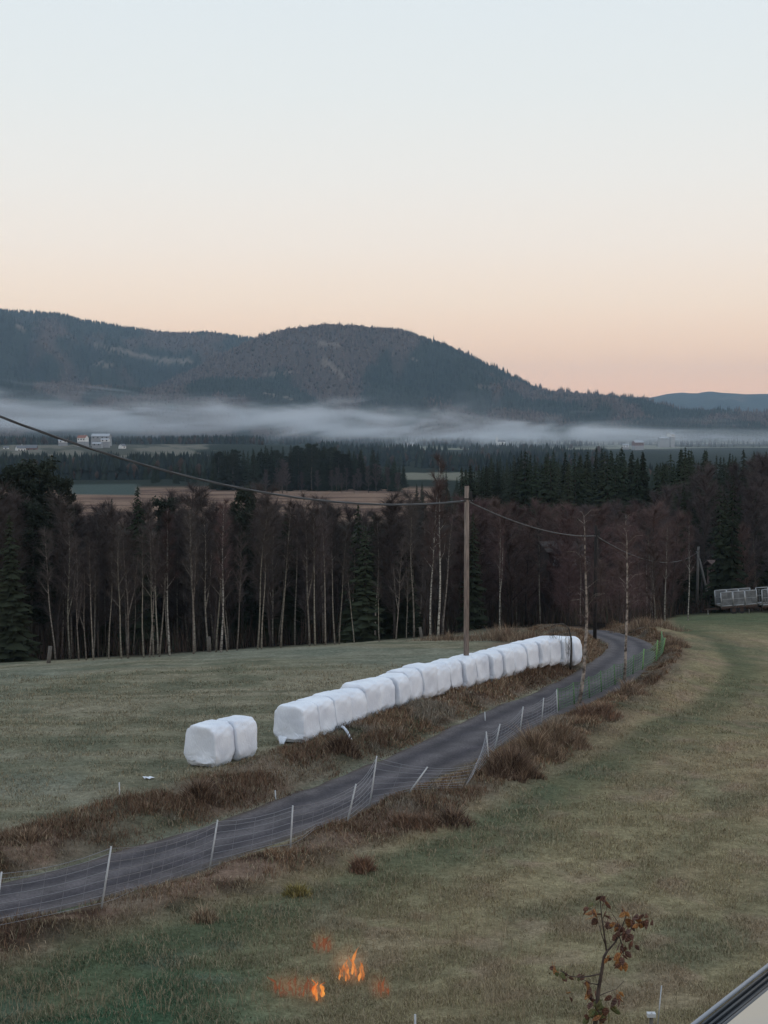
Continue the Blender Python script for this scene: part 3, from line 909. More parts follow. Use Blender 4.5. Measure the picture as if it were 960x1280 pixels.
def spruce(seed, h=15.0, R=.17, n_wh=34, bare=.04, ragged=.3):
    rg = random.Random(seed); tr = MB(); cr = MB()
    tr.tube([(0, 0, -.3), (0, 0, h * .5), (0, 0, h * .985)], [h * .012 + .04, h * .008 + .02, .015], 6)
    for w in range(n_wh):
        t = bare + (1 - bare) * (w / n_wh) ** .92
        z = h * t
        rr = h * R * (1 - t) ** .82 * rg.uniform(.85, 1.1) + .10
        nb = max(5, int(10 - 4 * t))
        a0 = rg.uniform(0, 6.28)
        for b in range(nb):
            a = a0 + 6.283 * b / nb + rg.uniform(-.25, .25)
            L = rr * rg.uniform(1 - ragged, 1.12)
            dr = -.32 - .25 * (1 - t) + rg.uniform(-.1, .12)
            c, s = math.cos(a), math.sin(a)
            wd = L * rg.uniform(.26, .40) + .06
            zt = z + rg.uniform(-.2, .2)
            p0 = Vector((c * .02, s * .02, zt + .12))
            tip = Vector((c * L, s * L, zt + dr * L + .12 * L))
            mid = p0.lerp(tip, .55) + Vector((0, 0, -.06 * L))
            sl = Vector((-s, c, 0)) * wd
            hang = Vector((0, 0, -.22 * L - .1))
            cr.tri(p0, mid + sl * .9 + hang * .5, tip); cr.tri(p0, tip, mid - sl * .9 + hang * .5)
            for q in range(3):
                u = rg.uniform(.3, .95); bp_ = p0.lerp(tip, u)
                sd_ = rg.choice((-1, 1))
                cr.tri(bp_, bp_ + sl * sd_ * rg.uniform(.5, 1.2) * (1.1 - u) + hang * rg.uniform(.4, 1.3), p0.lerp(tip, min(u + .25, 1.05)) + hang * rg.uniform(0, .6))
    cr.tri((-.06, 0, h * .93), (.06, 0, h * .93), (0, .02, h * 1.01)); cr.tri((0, -.06, h * .93), (0, .06, h * .93), (0, 0, h * 1.01))
    return tr, cr

def pine(seed, h=14.0):
    rg = random.Random(seed); tr = MB(); cr = MB()
    tr.tube([(0, 0, -.3), (.1, .05, h * .35), (-.05, .1, h * .7), (0, 0, h * .97)], [.17, .14, .09, .02], 7)
    for i in range(40):
        t = .22 + .78 * i / 40; a = i * 2.4 + rg.uniform(-.5, .5)
        L = h * .17 * (1.25 - t) ** .55 * rg.uniform(.6, 1.15)
        p0 = Vector((0, 0, h * t)); p1 = p0 + Vector((math.cos(a) * L, math.sin(a) * L, L * rg.uniform(-.05, .35)))
        tr.tube([p0, p1], [.04 * (1.2 - t), .01], 4, cap=False)
        for c in range(6):
            q = p0.lerp(p1, rg.uniform(.4, 1.05)); rad = rg.uniform(.4, .75)
            for k in range(40):
                d = Vector((rg.gauss(0, 1), rg.gauss(0, 1), rg.gauss(.1, .6))).normalized()
                b = q + d * rad * rg.random() ** .5
                e = Vector((rg.gauss(0, 1), rg.gauss(0, 1), rg.gauss(0, .7))).normalized() * rg.uniform(.18, .42)
                f = Vector((rg.gauss(0, 1), rg.gauss(0, 1), rg.gauss(0, .7))).normalized() * rg.uniform(.14, .34)
                cr.tri(b, b + e, b + f)
    return tr, cr

def proto(pair, tmat, cmat):
    return pair[0].mesh('trunk', tmat, True), pair[1].mesh('crown', cmat)
PB = [proto(bare_tree(s, 10, .95, .42, .085, 16, 1500, fork=(s == 3)), M['birch'], M['twig_red']) for s in range(4)]
PP = [proto(bare_tree(20 + s, 10, (.9, .8, 1.1, .7, 1.0, .85, 1.2, .75)[s], (.5, .45, .4, .55, .48, .6, .42, .5)[s], .075, 14, 1100, fork=(s in (1, 6))), M['pale_bark'], M['twig_brown']) for s in range(8)]
PA = [proto(bare_tree(40 + s, 10, 1.45, .16, .085, 26, 3600, fork=(s % 2 == 0), tw=.022), M['dark_bark'], M['twig_brown']) for s in range(7)]
PR = [proto(bare_tree(60 + s, 10, 2.0, .12, .11, 22, 3600, tw=.026), M['dark_bark'], M['twig_thicket']) for s in range(4)]
PG = [proto(bare_tree(80 + s, 14, 2.3, .20, .13, 24, 4200, tw=.034), M['alder'], M['twig_grey']) for s in range(3)]
PS = [proto(spruce(100 + s, 15, (.15, .17, .20, .13, .18, .15)[s], (34, 38, 30, 32, 26, 40)[s], ragged=(.3, .45, .5, .35, .6, .4)[s]), M['dark_bark'], M['needle']) for s in range(6)]
PN = [proto(pine(120 + s, 14), M['alder'], M['needle_pine']) for s in range(3)]
HT = {id(PB): 10, id(PP): 10, id(PA): 10, id(PR): 10, id(PG): 14, id(PS): 15, id(PN): 14}

rt = random.Random(99)
def plant(protos, name, x, y, h, label, cat, group, lean=0.0, wide=1.0, k=None):
    tm, cm = protos[rt.randrange(len(protos)) if k is None else k]
    o = empty(name, (x, y, hz(x, y) - .02), rt.uniform(0, 6.28))
    s = h / HT[id(protos)]
    o.scale = (s * wide, s * wide, s)
    o.rotation_euler = (rt.uniform(-lean, lean), rt.uniform(-lean, lean), rt.uniform(0, 6.28))
    link('trunk', tm, o); link('crown', cm, o)
    tag(o, label, cat, group)
    return o
def top_h(px, top, x, y):
    """height of a tree at (x,y) whose tip is seen at row top"""
    return P(px, top, y).z - hz(x, y)

# pale trunks along the edge of the left field, left to right: (px at base, row of tip, kind, words)
edge_trunks = [(99, 668, 'P'), (108, 690, 'P'), (117, 660, 'P'), (136, 672, 'P'), (152, 655, 'P'), (160, 640, 'P'), (180, 652, 'P'), (187, 660, 'P'), (192, 648, 'P'),
               (199, 640, 'P'), (212, 630, 'B'), (242, 622, 'P'), (270, 625, 'P'), (276, 618, 'B'), (284, 655, 'P'), (296, 660, 'P'), (322, 625, 'P'), (327, 650, 'P'),
               (351, 618, 'P'), (387, 612, 'P'), (394, 622, 'P'), (407, 640, 'P'), (419, 645, 'P'), (424, 650, 'P'), (443, 690, 'P'), (474, 690, 'P'), (495, 668, 'P'),
               (508, 700, 'P')]
bi = 0; pi = 0
nP = sum(1 for e in edge_trunks if e[2] == 'P')
for (px, top, kd) in edge_trunks:
    q = ground(px, float(np.interp(px, EDX, EDY)) + 1.0)
    h = max(4.5, top_h(px, top + 8, q.x, q.y))
    if kd == 'B':
        bi += 1
        lb = 'bright white birch trunk, the whitest at the edge of the left field' if px == 212 else 'tall pale speckled birch right of the whitest birch by the left field'
        o = plant(PB, 'birch_tree', q.x, q.y, h, lb, 'birch', 'pale trunks at the forest edge', .02, .9)
        if px == 212: pass
    else:
        pi += 1
        side = f'{ORD[pi]} from the left' if pi <= nP // 2 else f'{ORD[nP - pi + 1]} from the right'
        if pi == 1: side = 'leftmost'
        if pi == nP: side = 'rightmost'
        o = plant(PP, 'bare_tree', q.x, q.y, h, f'slim buff trunked tree, {side} along the left field edge', 'bare tree', 'pale trunks at the forest edge', .06, .9)
# two tall birches left of the utility pole
q = ground(547, 799); plant(PB, 'birch_tree', q.x, q.y, top_h(547, 572, q.x, q.y), 'tallest white birch, standing at the forest edge just left of the utility pole', 'birch', 'pale trunks at the forest edge', .0, .8, 1)
q = ground(538, 800); plant(PB, 'birch_tree', q.x, q.y, top_h(530, 600, q.x, q.y), 'thinner leaning white birch beside the tallest birch at the forest edge', 'birch', 'pale trunks at the forest edge', .025, .8, 2)

def fill(protos, name, pxr, dr, n, top_fn, jit, label, cat, group, hmin, hmax, lean=.04, wide=1.0, mind=1.2, exclude=None):
    pts = []
    tries = 0
    while len(pts) < n and tries < n * 40:
        tries += 1
        px = rt.uniform(*pxr); u = rt.random()
        d = dr[0] + (dr[1] - dr[0]) * u
        x = (px - 480) / F * d * 1.004; y = d
        pj, qj = project(np.array([x]), np.array([y]), np.array([hz(x, y)]))
        if qj[0] > np.interp(px, EDX, EDY) - 1 and d < 300: continue
        if exclude and exclude(px, d): continue
        s_, _ = road_s(np.array([x]), np.array([y]))
        if abs(s_[0]) < 2.4: continue
        if any((x - a) ** 2 + (y - b) ** 2 < mind ** 2 for a, b in pts): continue
        top = top_fn(px) + rt.uniform(-jit * .28, jit)
        h = top_h(px, top, x, y)
        if 856 < px < 899 and y < 190 and protos is not PN: continue
        if h < hmin: continue
        h = min(h, hmax * rt.uniform(.85, 1))
        pts.append((x, y))
        plant(protos, name, x, y, h, label, cat, group, lean, wide)
    return len(pts)

lt = lambda px: np.interp(px, [-50, 20, 80, 100, 150, 200, 240, 280, 300, 350, 400, 450, 500, 530, 600, 660, 720], [600, 605, 640, 655, 650, 640, 628, 632, 622, 625, 632, 642, 640, 625, 636, 640, 655])
fill(PA, 'bare_tree', (-40, 560), (106, 152), 110, lambda px: lt(px) - 9, 52, 'dark bare tree deep in the forest belt behind the left field', 'bare tree', 'dark bare trees behind the left field', 4, 13, wide=1.15)
fill(PS, 'spruce_tree', (90, 560), (125, 165), 12, lambda px: lt(px) - 6, 40, 'dark spruce half hidden among the bare trees behind the left field', 'spruce', 'spruces inside the left belt', 5, 14, .02, 1.2, 3.0)
fill(PP, 'bare_tree', (60, 560), (110, 132), 46, lt, 50, 'slim dim trunk a little inside the forest belt behind the left field', 'bare tree', 'dim trunks inside the left forest belt', 4, 13)
# reddish scrubby trees behind the bales and the bend
rtop = lambda px: np.interp(px, [540, 580, 640, 700, 760, 820, 860], [640, 640, 645, 655, 655, 650, 650])
fill(PP, 'bare_tree', (570, 860), (112, 150), 22, lambda px: 660, 40, 'slim dim trunk inside the thicket right of the tall pole', 'bare tree', 'dim trunks inside the right thicket', 3, 13)
fill(PR, 'bare_tree', (560, 870), (108, 185), 85, rtop, 70, 'reddish brown leafless tree in the thicket behind the bales and the bend', 'bare tree', 'reddish thicket behind the bales', 3, 15, wide=1.2)
fill(PG, 'bare_tree', (690, 1010), (172, 240), 42, lambda px: np.interp(px, [690, 760, 850, 960], [650, 625, 590, 575]), 40, 'tall grey brown leafless tree before the dark spruces on the right', 'bare tree', 'grey leafless trees before the right spruces', 5, 20, wide=1.0)
# spruces
def rs_top(px): return np.interp(px, [480, 520, 560, 600, 650, 700, 760, 850, 960, 1010], [618, 606, 592, 578, 566, 566, 562, 563, 561, 560])
fill(PS, 'spruce_tree', (575, 1000), (205, 330), 165, rs_top, 20, 'dark spruce in the dense wood right of the utility pole', 'spruce', 'dark spruces on the right', 6, 24, .015, 1.12, 1.8)
fill(PS, 'spruce_tree', (520, 700), (330, 520), 55, lambda px: rs_top(px) + 2, 24, 'bluish spruce farther back on the wooded rise right of the centre', 'spruce', 'spruces on the farther rise', 5, 25, .015, 1.0, 3.0)
fill(PS, 'spruce_tree', (840, 1000), (158, 200), 14, lambda px: 600, 60, 'dark spruce low in the shade behind the farm trailer', 'spruce', 'spruces behind the trailer', 5, 16, .015, .9, 1.5)
# single dark conifers in the left belt
for px, top, d, pr, wd, lb in ((22, 585, 128, PN, 1.0, 'tall bushy pine at the far left, leaning crown above the belt'), (52, 578, 130, PN, 1.05, 'tallest dark pine at the far left of the forest belt'),
                           (70, 600, 127, PN, .8, 'narrow dark pine right of the tallest pine at far left'), (-8, 590, 130, PN, 1.0, 'dark pine cut by the left edge of the photo'),
                           (14, 640, 116, PS, 1.2, 'small dark spruce in front of the pines at far left'), (36, 628, 121, PN, 1.0, 'low dark pine in front of the tallest pine at far left'),
                           (172, 606, 124, PS, 1.25, 'bushy dark spruce rising above the bare trees near the green strip field'), (138, 622, 190, PS, .8, 'little pointed spruce standing before the tan field'),
                           (302, 613, 130, PN, .8, 'dark pine rising from the bare trees under the middle wood'), (212, 625, 135, PN, .9, 'dull dark conifer behind the whitest birch'),
                           (445, 628, 122, PS, .9, 'narrow pointed dark spruce left of the two tall birches'), (470, 640, 126, PS, 1.4, 'broad dark spruce in the middle of the forest belt'),
                           (455, 655, 118, PS, 1.3, 'low broad spruce at the foot of the narrow pointed spruce'), (500, 655, 124, PS, 1.5, 'broad greenish spruce between the belt and the tall birches'),
                           (590, 640, 135, PS, 1.2, 'dark spruce right behind the utility pole')):
    x = (px - 480) / F * d; plant(pr, 'pine_tree' if pr is PN else 'spruce_tree', x, d, max(4, top_h(px, top, x, d)), lb, 'pine' if pr is PN else 'spruce', 'single conifers in the left belt', .02, wd)
# Y-forked pale birch right of the pole and some behind
for px, base_y, top, lb in ((625, 770, 640, 'forked pale birch in the dark thicket right of the utility pole'), (809, 779, 688, 'slim white birch behind the bend, left of a close pair'), (817, 779, 686, 'slim white birch behind the bend, right of a close pair'),
                       (862, 757, 640, 'thin pale trunk left of the braced pole'), (833, 775, 660, 'thin grey birch at the corner of the right field')):
    d = 118 if px == 625 else 128
    x = (px - 480) / F * d
    plant(PB, 'birch_tree', x, d, max(5, top_h(px, top, x, d)), lb, 'birch', 'birches behind the bend', .02, .75)
# undergrowth inside the forest
def undergrowth():
    n = 60000
    px = RNG.uniform(-80, 1010, n); d = 104 + 130 * RNG.random(n) ** 1.3
    x = (px - 480) / F * d
    z = H(x, d)
    q1, q2 = project(x, d, z)
    s_, _ = road_s(x, d)
    cl_ = fbm(x / 2.2, d / 2.2, 91, 3)
    k = (q2 < np.interp(q1, EDX, EDY) - 1.5) & (np.abs(s_) > 2.0) & (RNG.random(n) < sstep(.3, .6, cl_) + .15)
    k &= ~((q1 > 735) & (q1 < 835) & (d < 112))
    x, d = x[k], d[k]; m = len(x)
    pal = np.array([[.075, .052, .046], [.055, .040, .036], [.10, .070, .055], [.05, .052, .036]])
    c = pal[RNG.integers(0, 4, m)] * RNG.uniform(.6, 1.3, m)[:, None]
    h = RNG.uniform(.4, 2.6, m) * (.4 + cl_[k])
    return blades(x, d, h, np.full(m, .045), c, RNG.uniform(.02, .5, m), 8)
Vu, Fu, Cu = undergrowth()
tag(link('undergrowth', np_mesh('undergrowth', Vu, Fu, M['grass'], Cu)), 'dark brown scrub and saplings on the forest floor', 'undergrowth', kind='stuff')
# two roadside birches
def roadside(px0, py0, pts_px, r0, label, seed):
    q = ground(px0, py0); d = q.y
    o = empty('birch_tree', q); tag(o, label, 'birch', 'birches beside the track')
    rg = random.Random(seed)
    m = MB(); pts = [P(a, b, d + .02 * i) - q for i, (a, b) in enumerate(pts_px)]
    pts[0].z -= .2
    n = len(pts); rad = [r0 * (1 - .62 * i / (n - 1)) for i in range(n)]
    top = pts[-1]
    for k in range(3):
        pts.append(top + Vector((rg.uniform(-.05, .05) * k, .1 * k, .55 * (k + 1)))); rad.append(rad[-1] * .62)
    m.tube(pts, rad, 9)
    cr = MB(); limbs = []
    H_ = pts[-1].z
    for i in range(22):
        t = rg.uniform(.42, 1); z = H_ * t
        k = max(j for j in range(len(pts)) if pts[j].z <= z) if z > pts[0].z else 0
        k = min(k, len(pts) - 2); f = (z - pts[k].z) / max(pts[k + 1].z - pts[k].z, 1e-3); p0 = pts[k].lerp(pts[k + 1], f)
        a = rg.uniform(0, 6.28); L = rg.uniform(.5, 1.2) * (1.3 - t * .6)
        dd = Vector((math.cos(a), math.sin(a), rg.uniform(.4, 1.1))).normalized(); p1 = p0 + dd * L * .6; p2 = p1 + (dd + Vector((0, 0, -.6))).normalized() * L * .5
        m.tube([p0, p1, p2], [.009, .006, .003], 4, cap=False); limbs.append((p0, p1, p2))
    for i in range(1500):
        l = limbs[rg.randrange(len(limbs))]; p = l[0].lerp(l[2], rg.uniform(.2, 1)); dd = Vector((rg.gauss(0, .6), rg.gauss(0, .6), rg.gauss(-.25, .6))).normalized()
        L = rg.uniform(.2, .7); s = dd.cross(Vector((rg.gauss(0, 1), rg.gauss(0, 1), rg.gauss(0, 1)))).normalized() * .005
        cr.tri(p - s, p + s, p + dd * L)
    m.build('trunk', M['birch_warm'], o, True); cr.build('crown', M['twig_red'], o)
M['birch_warm'] = mat('warm_birch_bark', (.34, .29, .25), .85, .8, 2.0, (.055, .042, .036), 0, .3, (2.0, 2.0, 3.2))
roadside(723, 880, [(723, 880), (727, 860), (730, 838), (731, 815), (733, 790), (733.5, 768), (733, 745), (732, 720), (731, 698)], .080, 'near roadside birch with a crooked white trunk beside the net fence', 3)
roadside(780, 852, [(780, 852), (781.5, 830), (782, 810), (783, 785), (784, 760), (784, 735), (784, 712), (783.5, 692)], .070, 'farther roadside birch with straight white trunk beside the bend', 4)

# bent birch drooping over the last bales
def bent():
    q = ground(713, 838); d = q.y + .0
    o = empty('bent_birch', q); tag(o, 'small bent birch with dark twigs drooping over the last bales', 'birch')
    m = MB(); cr = MB(); rg = random.Random(8)
    pts = [P(a, b, d - .8 * i / 6) - q for i, (a, b) in enumerate(((713, 838), (714, 815), (714, 798), (711, 785), (705, 780), (696, 780), (688, 784)))]
    pts[0].z -= .1
    m.tube(pts, [.05, .045, .04, .032, .026, .02, .012], 6)
    for i in range(24):
        u = rg.uniform(2.2, 6); k = min(int(u), 5); p = pts[k].lerp(pts[k + 1], u - k)
        L = rg.uniform(.6, 1.55); x = rg.uniform(-.25, .25); y = rg.uniform(-.3, .1)
        p1 = p + Vector((x * .7, y, -L * .35)); p2 = p + Vector((x, y * 1.2, -L))
        m.tube([p, p1, p2], [.007, .006, .004], 4, cap=False)
        for j in range(3):
            b = p1.lerp(p2, rg.random()); e = b + Vector((rg.gauss(0, .1), rg.gauss(0, .1), -rg.uniform(.1, .35)))
            s = Vector((.006, .004, 0)); cr.tri(b - s, b + s, e)
    m.build('trunk', M['alder'], o, True); cr.build('crown', M['dark_bark'], o)
bent()

# middle wood behind the tan field
def mid_top(px): return np.interp(px, [255, 275, 290, 340, 400, 470, 505, 520], [575, 564, 560, 556, 554, 560, 575, 590])
fill(PS, 'spruce_tree', (262, 505), (600, 720), 95, lambda px: mid_top(px) + 3, 14, 'dark spruce in the middle wood beyond the tan field', 'spruce', 'spruces of the middle wood', 6, 26, .01, 1.5, 2.6)
fill(PN, 'pine_tree', (266, 470), (600, 660), 22, lambda px: mid_top(px) + 4, 12, 'bushy dark pine in the middle wood beyond the tan field', 'pine', 'pines of the middle wood', 6, 24, .01, 1.3, 3.0)
fill(PG, 'bare_tree', (330, 510), (560, 620), 26, lambda px: 578 + max(0, px - 420) * .12, 14, 'purplish bare tree along the foot of the middle wood', 'bare tree', 'bare trees before the middle wood', 5, 22, .01, 1.2, 3.0)
fill(PS, 'spruce_tree', (176, 268), (700, 800), 26, lambda px: 578, 14, 'bluish conifer in the thin line left of the middle wood', 'spruce', 'conifers left of the middle wood', 6, 24, .01, 1.2, 4.0)

# ------------------------------------------------------------------ far woods and hills
def cone_template(sides=5):
    vs = []; fs = []
    for z0, r, z1 in ((.0, .20, .62), (.38, .13, 1.0)):
        o = len(vs)
        for k in range(sides):
            a = 6.283 * k / sides; rr = r * (1 + .25 * (k % 2)); vs.append((rr * math.cos(a), rr * math.sin(a), z0 + .05 * (k % 2)))
        vs.append((0, 0, z1))
        for k in range(sides):
            fs.append((o + k, o + (k + 1) % sides, o + sides))
    return np.array(vs), np.array(fs)
def round_template():
    vs = [(0, 0, 1.0)]; fs = []
    for z, r, off in ((.75, .20, 0), (.45, .27, .5), (.15, .16, 0)):
        for k in range(6):
            a = 6.283 * (k + off) / 6; rr = r * (1 + .3 * ((k * 7) % 3 - 1)); vs.append((rr * math.cos(a), rr * math.sin(a), z + .06 * ((k * 5) % 3 - 1)))
    for k in range(6): fs.append((0, 1 + k, 1 + (k + 1) % 6))
    for L in range(2):
        for k in range(6):
            a = 1 + L * 6 + k; b = 1 + L * 6 + (k + 1) % 6
            fs += [(a, a + 6, b), (b, a + 6, b + 6)]
    return np.array(vs), np.array(fs)
CT, RTm = cone_template(), round_template()
M['far_tree'] = attr_mat('far_forest', noise=.0, rough=.95, spec=.05)
def forest(name, x, y, z, h, cols, template, label, cat='forest', wide=1.0):
    tv, tf = template; n = len(x)
    a = RNG.uniform(0, 6.28, n); ca, sa = np.cos(a)[:, None], np.sin(a)[:, None]
    w = (h * np.asarray(wide) * RNG.uniform(.8, 1.25, n))[:, None]
    X = x[:, None] + (tv[None, :, 0] * ca - tv[None, :, 1] * sa) * w
    Y = y[:, None] + (tv[None, :, 0] * sa + tv[None, :, 1] * ca) * w
    Z = z[:, None] + tv[None, :, 2] * h[:, None]
    Vv = np.stack([X, Y, Z], -1).reshape(-1, 3)
    Ff = (tf[None] + (np.arange(n) * len(tv))[:, None, None]).reshape(-1, 3)
    o = link(name, np_mesh(name, Vv, Ff, M['far_tree'], np.repeat(cols, len(tv), 0)))
    tag(o, label, cat, kind='stuff'); return o
def tree_cols(n, kinds, probs):
    k = RNG.choice(len(kinds), n, p=probs)
    return np.array(kinds)[k] * RNG.uniform(.65, 1.35, n)[:, None]
GREEN, BLUEG, BROWN = (.024, .032, .026), (.017, .024, .024), (.088, .062, .051)

def valley_wood(name, pxr, dr, n, hr, probs, label, template=CT, mask=None, wide=1.0):
    px = RNG.uniform(*pxr, n); d = RNG.uniform(*dr, n)
    x = (px - 480) / F * d; z = base(x, d)
    k = np.ones(n, bool) if mask is None else mask(px, d, x)
    x, d, z = x[k], d[k], z[k]
    h = RNG.uniform(*hr, len(x))
    kinds = np.random.default_rng(len(x)).choice(3, len(x), p=probs)
    col = np.array((GREEN, BLUEG, BROWN))[kinds] * RNG.uniform(.65, 1.35, len(x))[:, None]
    con = kinds < 2
    forest(name, x[con], d[con], z[con] - .3, h[con], col[con], template, label, wide=wide)
    forest(name, x[~con], d[~con], z[~con] - .3, h[~con] * RNG.uniform(.4, .9, (~con).sum()), col[~con] * .55, RTm, 'leafless trees among the ' + label, wide=.9)
valley_wood('valley_wood', (-120, 285), (760, 960), 2600, (5, 13), (.3, .4, .3), 'hazy belt of mixed wood between the green strip and the farms')
valley_wood('valley_wood', (-120, 330), (1640, 2050), 2400, (6, 12), (.3, .4, .3), 'dim wood behind the farmhouses under the mist', mask=lambda px, d, x: (d > 1800) | (fbm(x / 60, d / 60, 71) > .5))
valley_wood('valley_wood', (400, 760), (1000, 1750), 3800, (4, 13), (.3, .5, .2), 'blue dark wood across the valley right of the middle wood', mask=lambda px, d, x: fbm(x / 70, d / 160, 75) > .47)
valley_wood('valley_wood', (440, 1100), (1900, 2900), 1700, (5, 9), (.3, .5, .2), 'scattered copses on the misty valley floor', mask=lambda px, d, x: fbm(x / 150, d / 150, 73) > .56)
valley_wood('valley_wood', (-150, 600), (2300, 3300), 3000, (7, 13), (.3, .5, .2), 'far wood at the foot of the hills inside the mist')
valley_wood('valley_wood', (600, 1100), (340, 700), 900, (8, 12), (.4, .35, .25), 'mass of trees beyond the right spruces', mask=lambda px, d, x: px > 640)
M['hill'] = attr_mat('hillside', noise=.2, scale=.02, rough=.95, spec=.05, fine=.2, fscale=.1)

def hill(name, crest, D, W, n_tree, hr, seed, label, brown=.5, clear=(), zb=-31.0, crest_trees=0, ctop=(9, 16)):
    cpx = np.array([c[0] for c in crest], float); cpy = np.array([c[1] for c in crest], float)
    px = np.arange(-500, 1460, 4.0)
    an = np.arctan((px - 480) / F)
    zc = (HOR - np.interp(px, cpx, cpy)) / F * D
    zc = zc + (fbm(px / 22, px * 0, seed, 3) - .5) * D * .0007
    ts = np.concatenate([np.linspace(0, 1, 60), [1.15, 1.4, 1.9]])
    def height(pxv, t):
        z1 = np.interp(pxv, px, zc)
        spur = (fbm(pxv / 55 + t * .6, t * 2.2 + seed, seed + 3, 4) - .5)
        prof = np.where(t <= 1, 1 - (1 - np.clip(t, 0, 1)) ** 1.5 * (1), 1 - (t - 1) * .8)
        prof = prof ** 1.15 if False else prof
        z = zb + (z1 - zb) * np.clip(prof, 0, None)
        z = z + spur * (z1 - zb) * 1.1 * np.sin(np.clip(t, 0, 1) * np.pi) * (1 - np.clip(t, 0, 1)) ** .8
        return z + CZ
    PX, TT = np.meshgrid(px, ts)
    dist = (D - W + W * TT)
    z = height(PX.ravel(), TT.ravel()).reshape(PX.shape)
    x = (PX - 480) / F * dist; y = dist
    nr, nc = PX.shape
    i, j = np.meshgrid(np.arange(nr - 1), np.arange(nc - 1), indexing='ij')
    Q = np.stack([i * nc + j, i * nc + j + 1, (i + 1) * nc + j + 1, (i + 1) * nc + j], -1).reshape(-1, 4)
    def colour(pxv, yv, t, n):
        b = fbm(pxv / 70, t * 2.5, seed + 9, 4)
        wbr = sstep(.62 - .3 * brown, .72 - .3 * brown, b)
        c = mixc(np.tile(np.array([GREEN]), (n, 1)), BROWN, wbr)
        return c, wbr
    fx, ft = PX.ravel(), TT.ravel()
    c, _ = colour(fx, None, ft, len(fx))
    c = c * .8
    def clr(pxv, pyv):
        m = np.zeros(len(pxv))
        for (x0, y0, x1, y1, th) in clear:
            tpar = np.clip((pxv - x0) / (x1 - x0), 0, 1)
            yy = y0 + (y1 - y0) * tpar
            wob = (vnoise(pxv / 6, pyv / 3, 5) - .5) * 3
            m = np.maximum(m, sstep(th, th * .5, np.abs(pyv - yy + wob)) * (pxv > x0) * (pxv < x1))
        return m
    qx, qy = project(x.ravel(), y.ravel(), z.ravel())
    cm = clr(qx, qy)
    c = mixc(c, (.19, .15, .12), cm * .8)
    Vv = np.c_[x.ravel(), y.ravel(), z.ravel()]
    tag(link(name, np_mesh(name, Vv, Q, M['hill'], c, smooth=True)), kind='structure')
    # forest cover
    if n_tree:
        p = RNG.uniform(-60, 1020, n_tree); t = RNG.beta(1.3, 1.0, n_tree) * 1.01
        if crest_trees:
            p = np.r_[p, RNG.uniform(-60, 1020, crest_trees)]; t = np.r_[t, RNG.uniform(.985, 1.01, crest_trees)]
        n = len(p)
        zz = height(p, t); dd = D - W + W * t; xx = (p - 480) / F * dd
        col, wbr = colour(p, None, t, n)
        q1, q2 = project(xx, dd, zz)
        keep = (RNG.random(n) > clr(q1, q2) * .93) & (zz > CZ - 29)
        h = RNG.uniform(*hr, n)
        if crest_trees:
            h[-crest_trees:] = RNG.uniform(*ctop, crest_trees) * np.where(p[-crest_trees:] > 540, 1.05, .8) * (.6 + .8 * vnoise(p[-crest_trees:] / 5, p[-crest_trees:] * 0, 4))
        dec = RNG.random(n) < wbr * .6
        dec[n - crest_trees:] = False
        col = col * RNG.uniform(.4, 1.7, n)[:, None]
        a = keep & ~dec; b = keep & dec
        wd = np.ones(n); wd[n - crest_trees:] = .62
        forest('hill_forest', xx[a], dd[a], zz[a] - 1, h[a], col[a], CT, f'spruce forest covering {label}', wide=wd[a])
        if b.sum() > 10:
            forest('hill_forest', xx[b], dd[b], zz[b] - 1, h[b] * .65, col[b], RTm, f'leafless brown woodland patches on {label}', wide=1.1)

hill('far_ridge', [(-500, 470), (0, 480), (560, 505), (700, 500), (795, 497), (812, 497.5), (832, 493), (852, 490.5), (870, 492), (886, 489.5), (905, 491), (930, 493), (965, 493), (1200, 488), (1500, 495)],
     9300, 1800, 0, (0, 0), 1, 'far ridge', brown=.1)
hill('plateau_hill', [(-500, 380), (-100, 388), (0, 390), (60, 395), (120, 406), (180, 415), (240, 420.5), (262, 420), (300, 424), (330, 430), (420, 452), (520, 485), (620, 520), (800, 540), (1500, 545)],
     5600, 2000, 15000, (9, 17), 2, 'the long left hill', brown=.35, clear=[(115, 431, 212, 453, 4.0), (115, 453, 142, 457, 3), (205, 450, 240, 452, 4), (20, 408, 30, 409, 2.5)], crest_trees=900)
hill('dome_hill', [(-500, 560), (0, 540), (150, 505), (230, 470), (290, 440), (322, 425.5), (350, 417), (400, 409.5), (440, 410.5), (500, 416.5), (550, 433), (600, 455), (640, 474), (665, 486), (690, 492), (740, 497), (780, 500), (800, 502), (822, 508),
                   (850, 515), (900, 517), (960, 520), (1500, 535)],
     4300, 1100, 16000, (8, 15), 6, 'the rounded hill', brown=.55, clear=[(330, 468, 366, 466, 2.2), (395, 428, 425, 431, 3), (400, 448, 430, 470, 6), (515, 448, 523, 452, 2), (596, 482, 616, 485, 2)], crest_trees=2000, ctop=(10, 19))
hill('spur_hill', [(-500, 470), (-100, 478), (0, 478), (100, 482), (200, 488), (270, 474), (330, 477), (390, 493), (430, 505), (462, 483), (480, 480), (540, 492), (620, 508), (700, 520), (760, 522), (840, 526), (960, 530), (1500, 535)],
     3700, 650, 9000, (7, 13), 11, 'the low spur before the hills', brown=.35, clear=[(352, 495, 364, 499, 1.6), (270, 471, 335, 473, 2.5), (335, 474, 410, 494, 3), (330, 490, 345, 494, 2)])

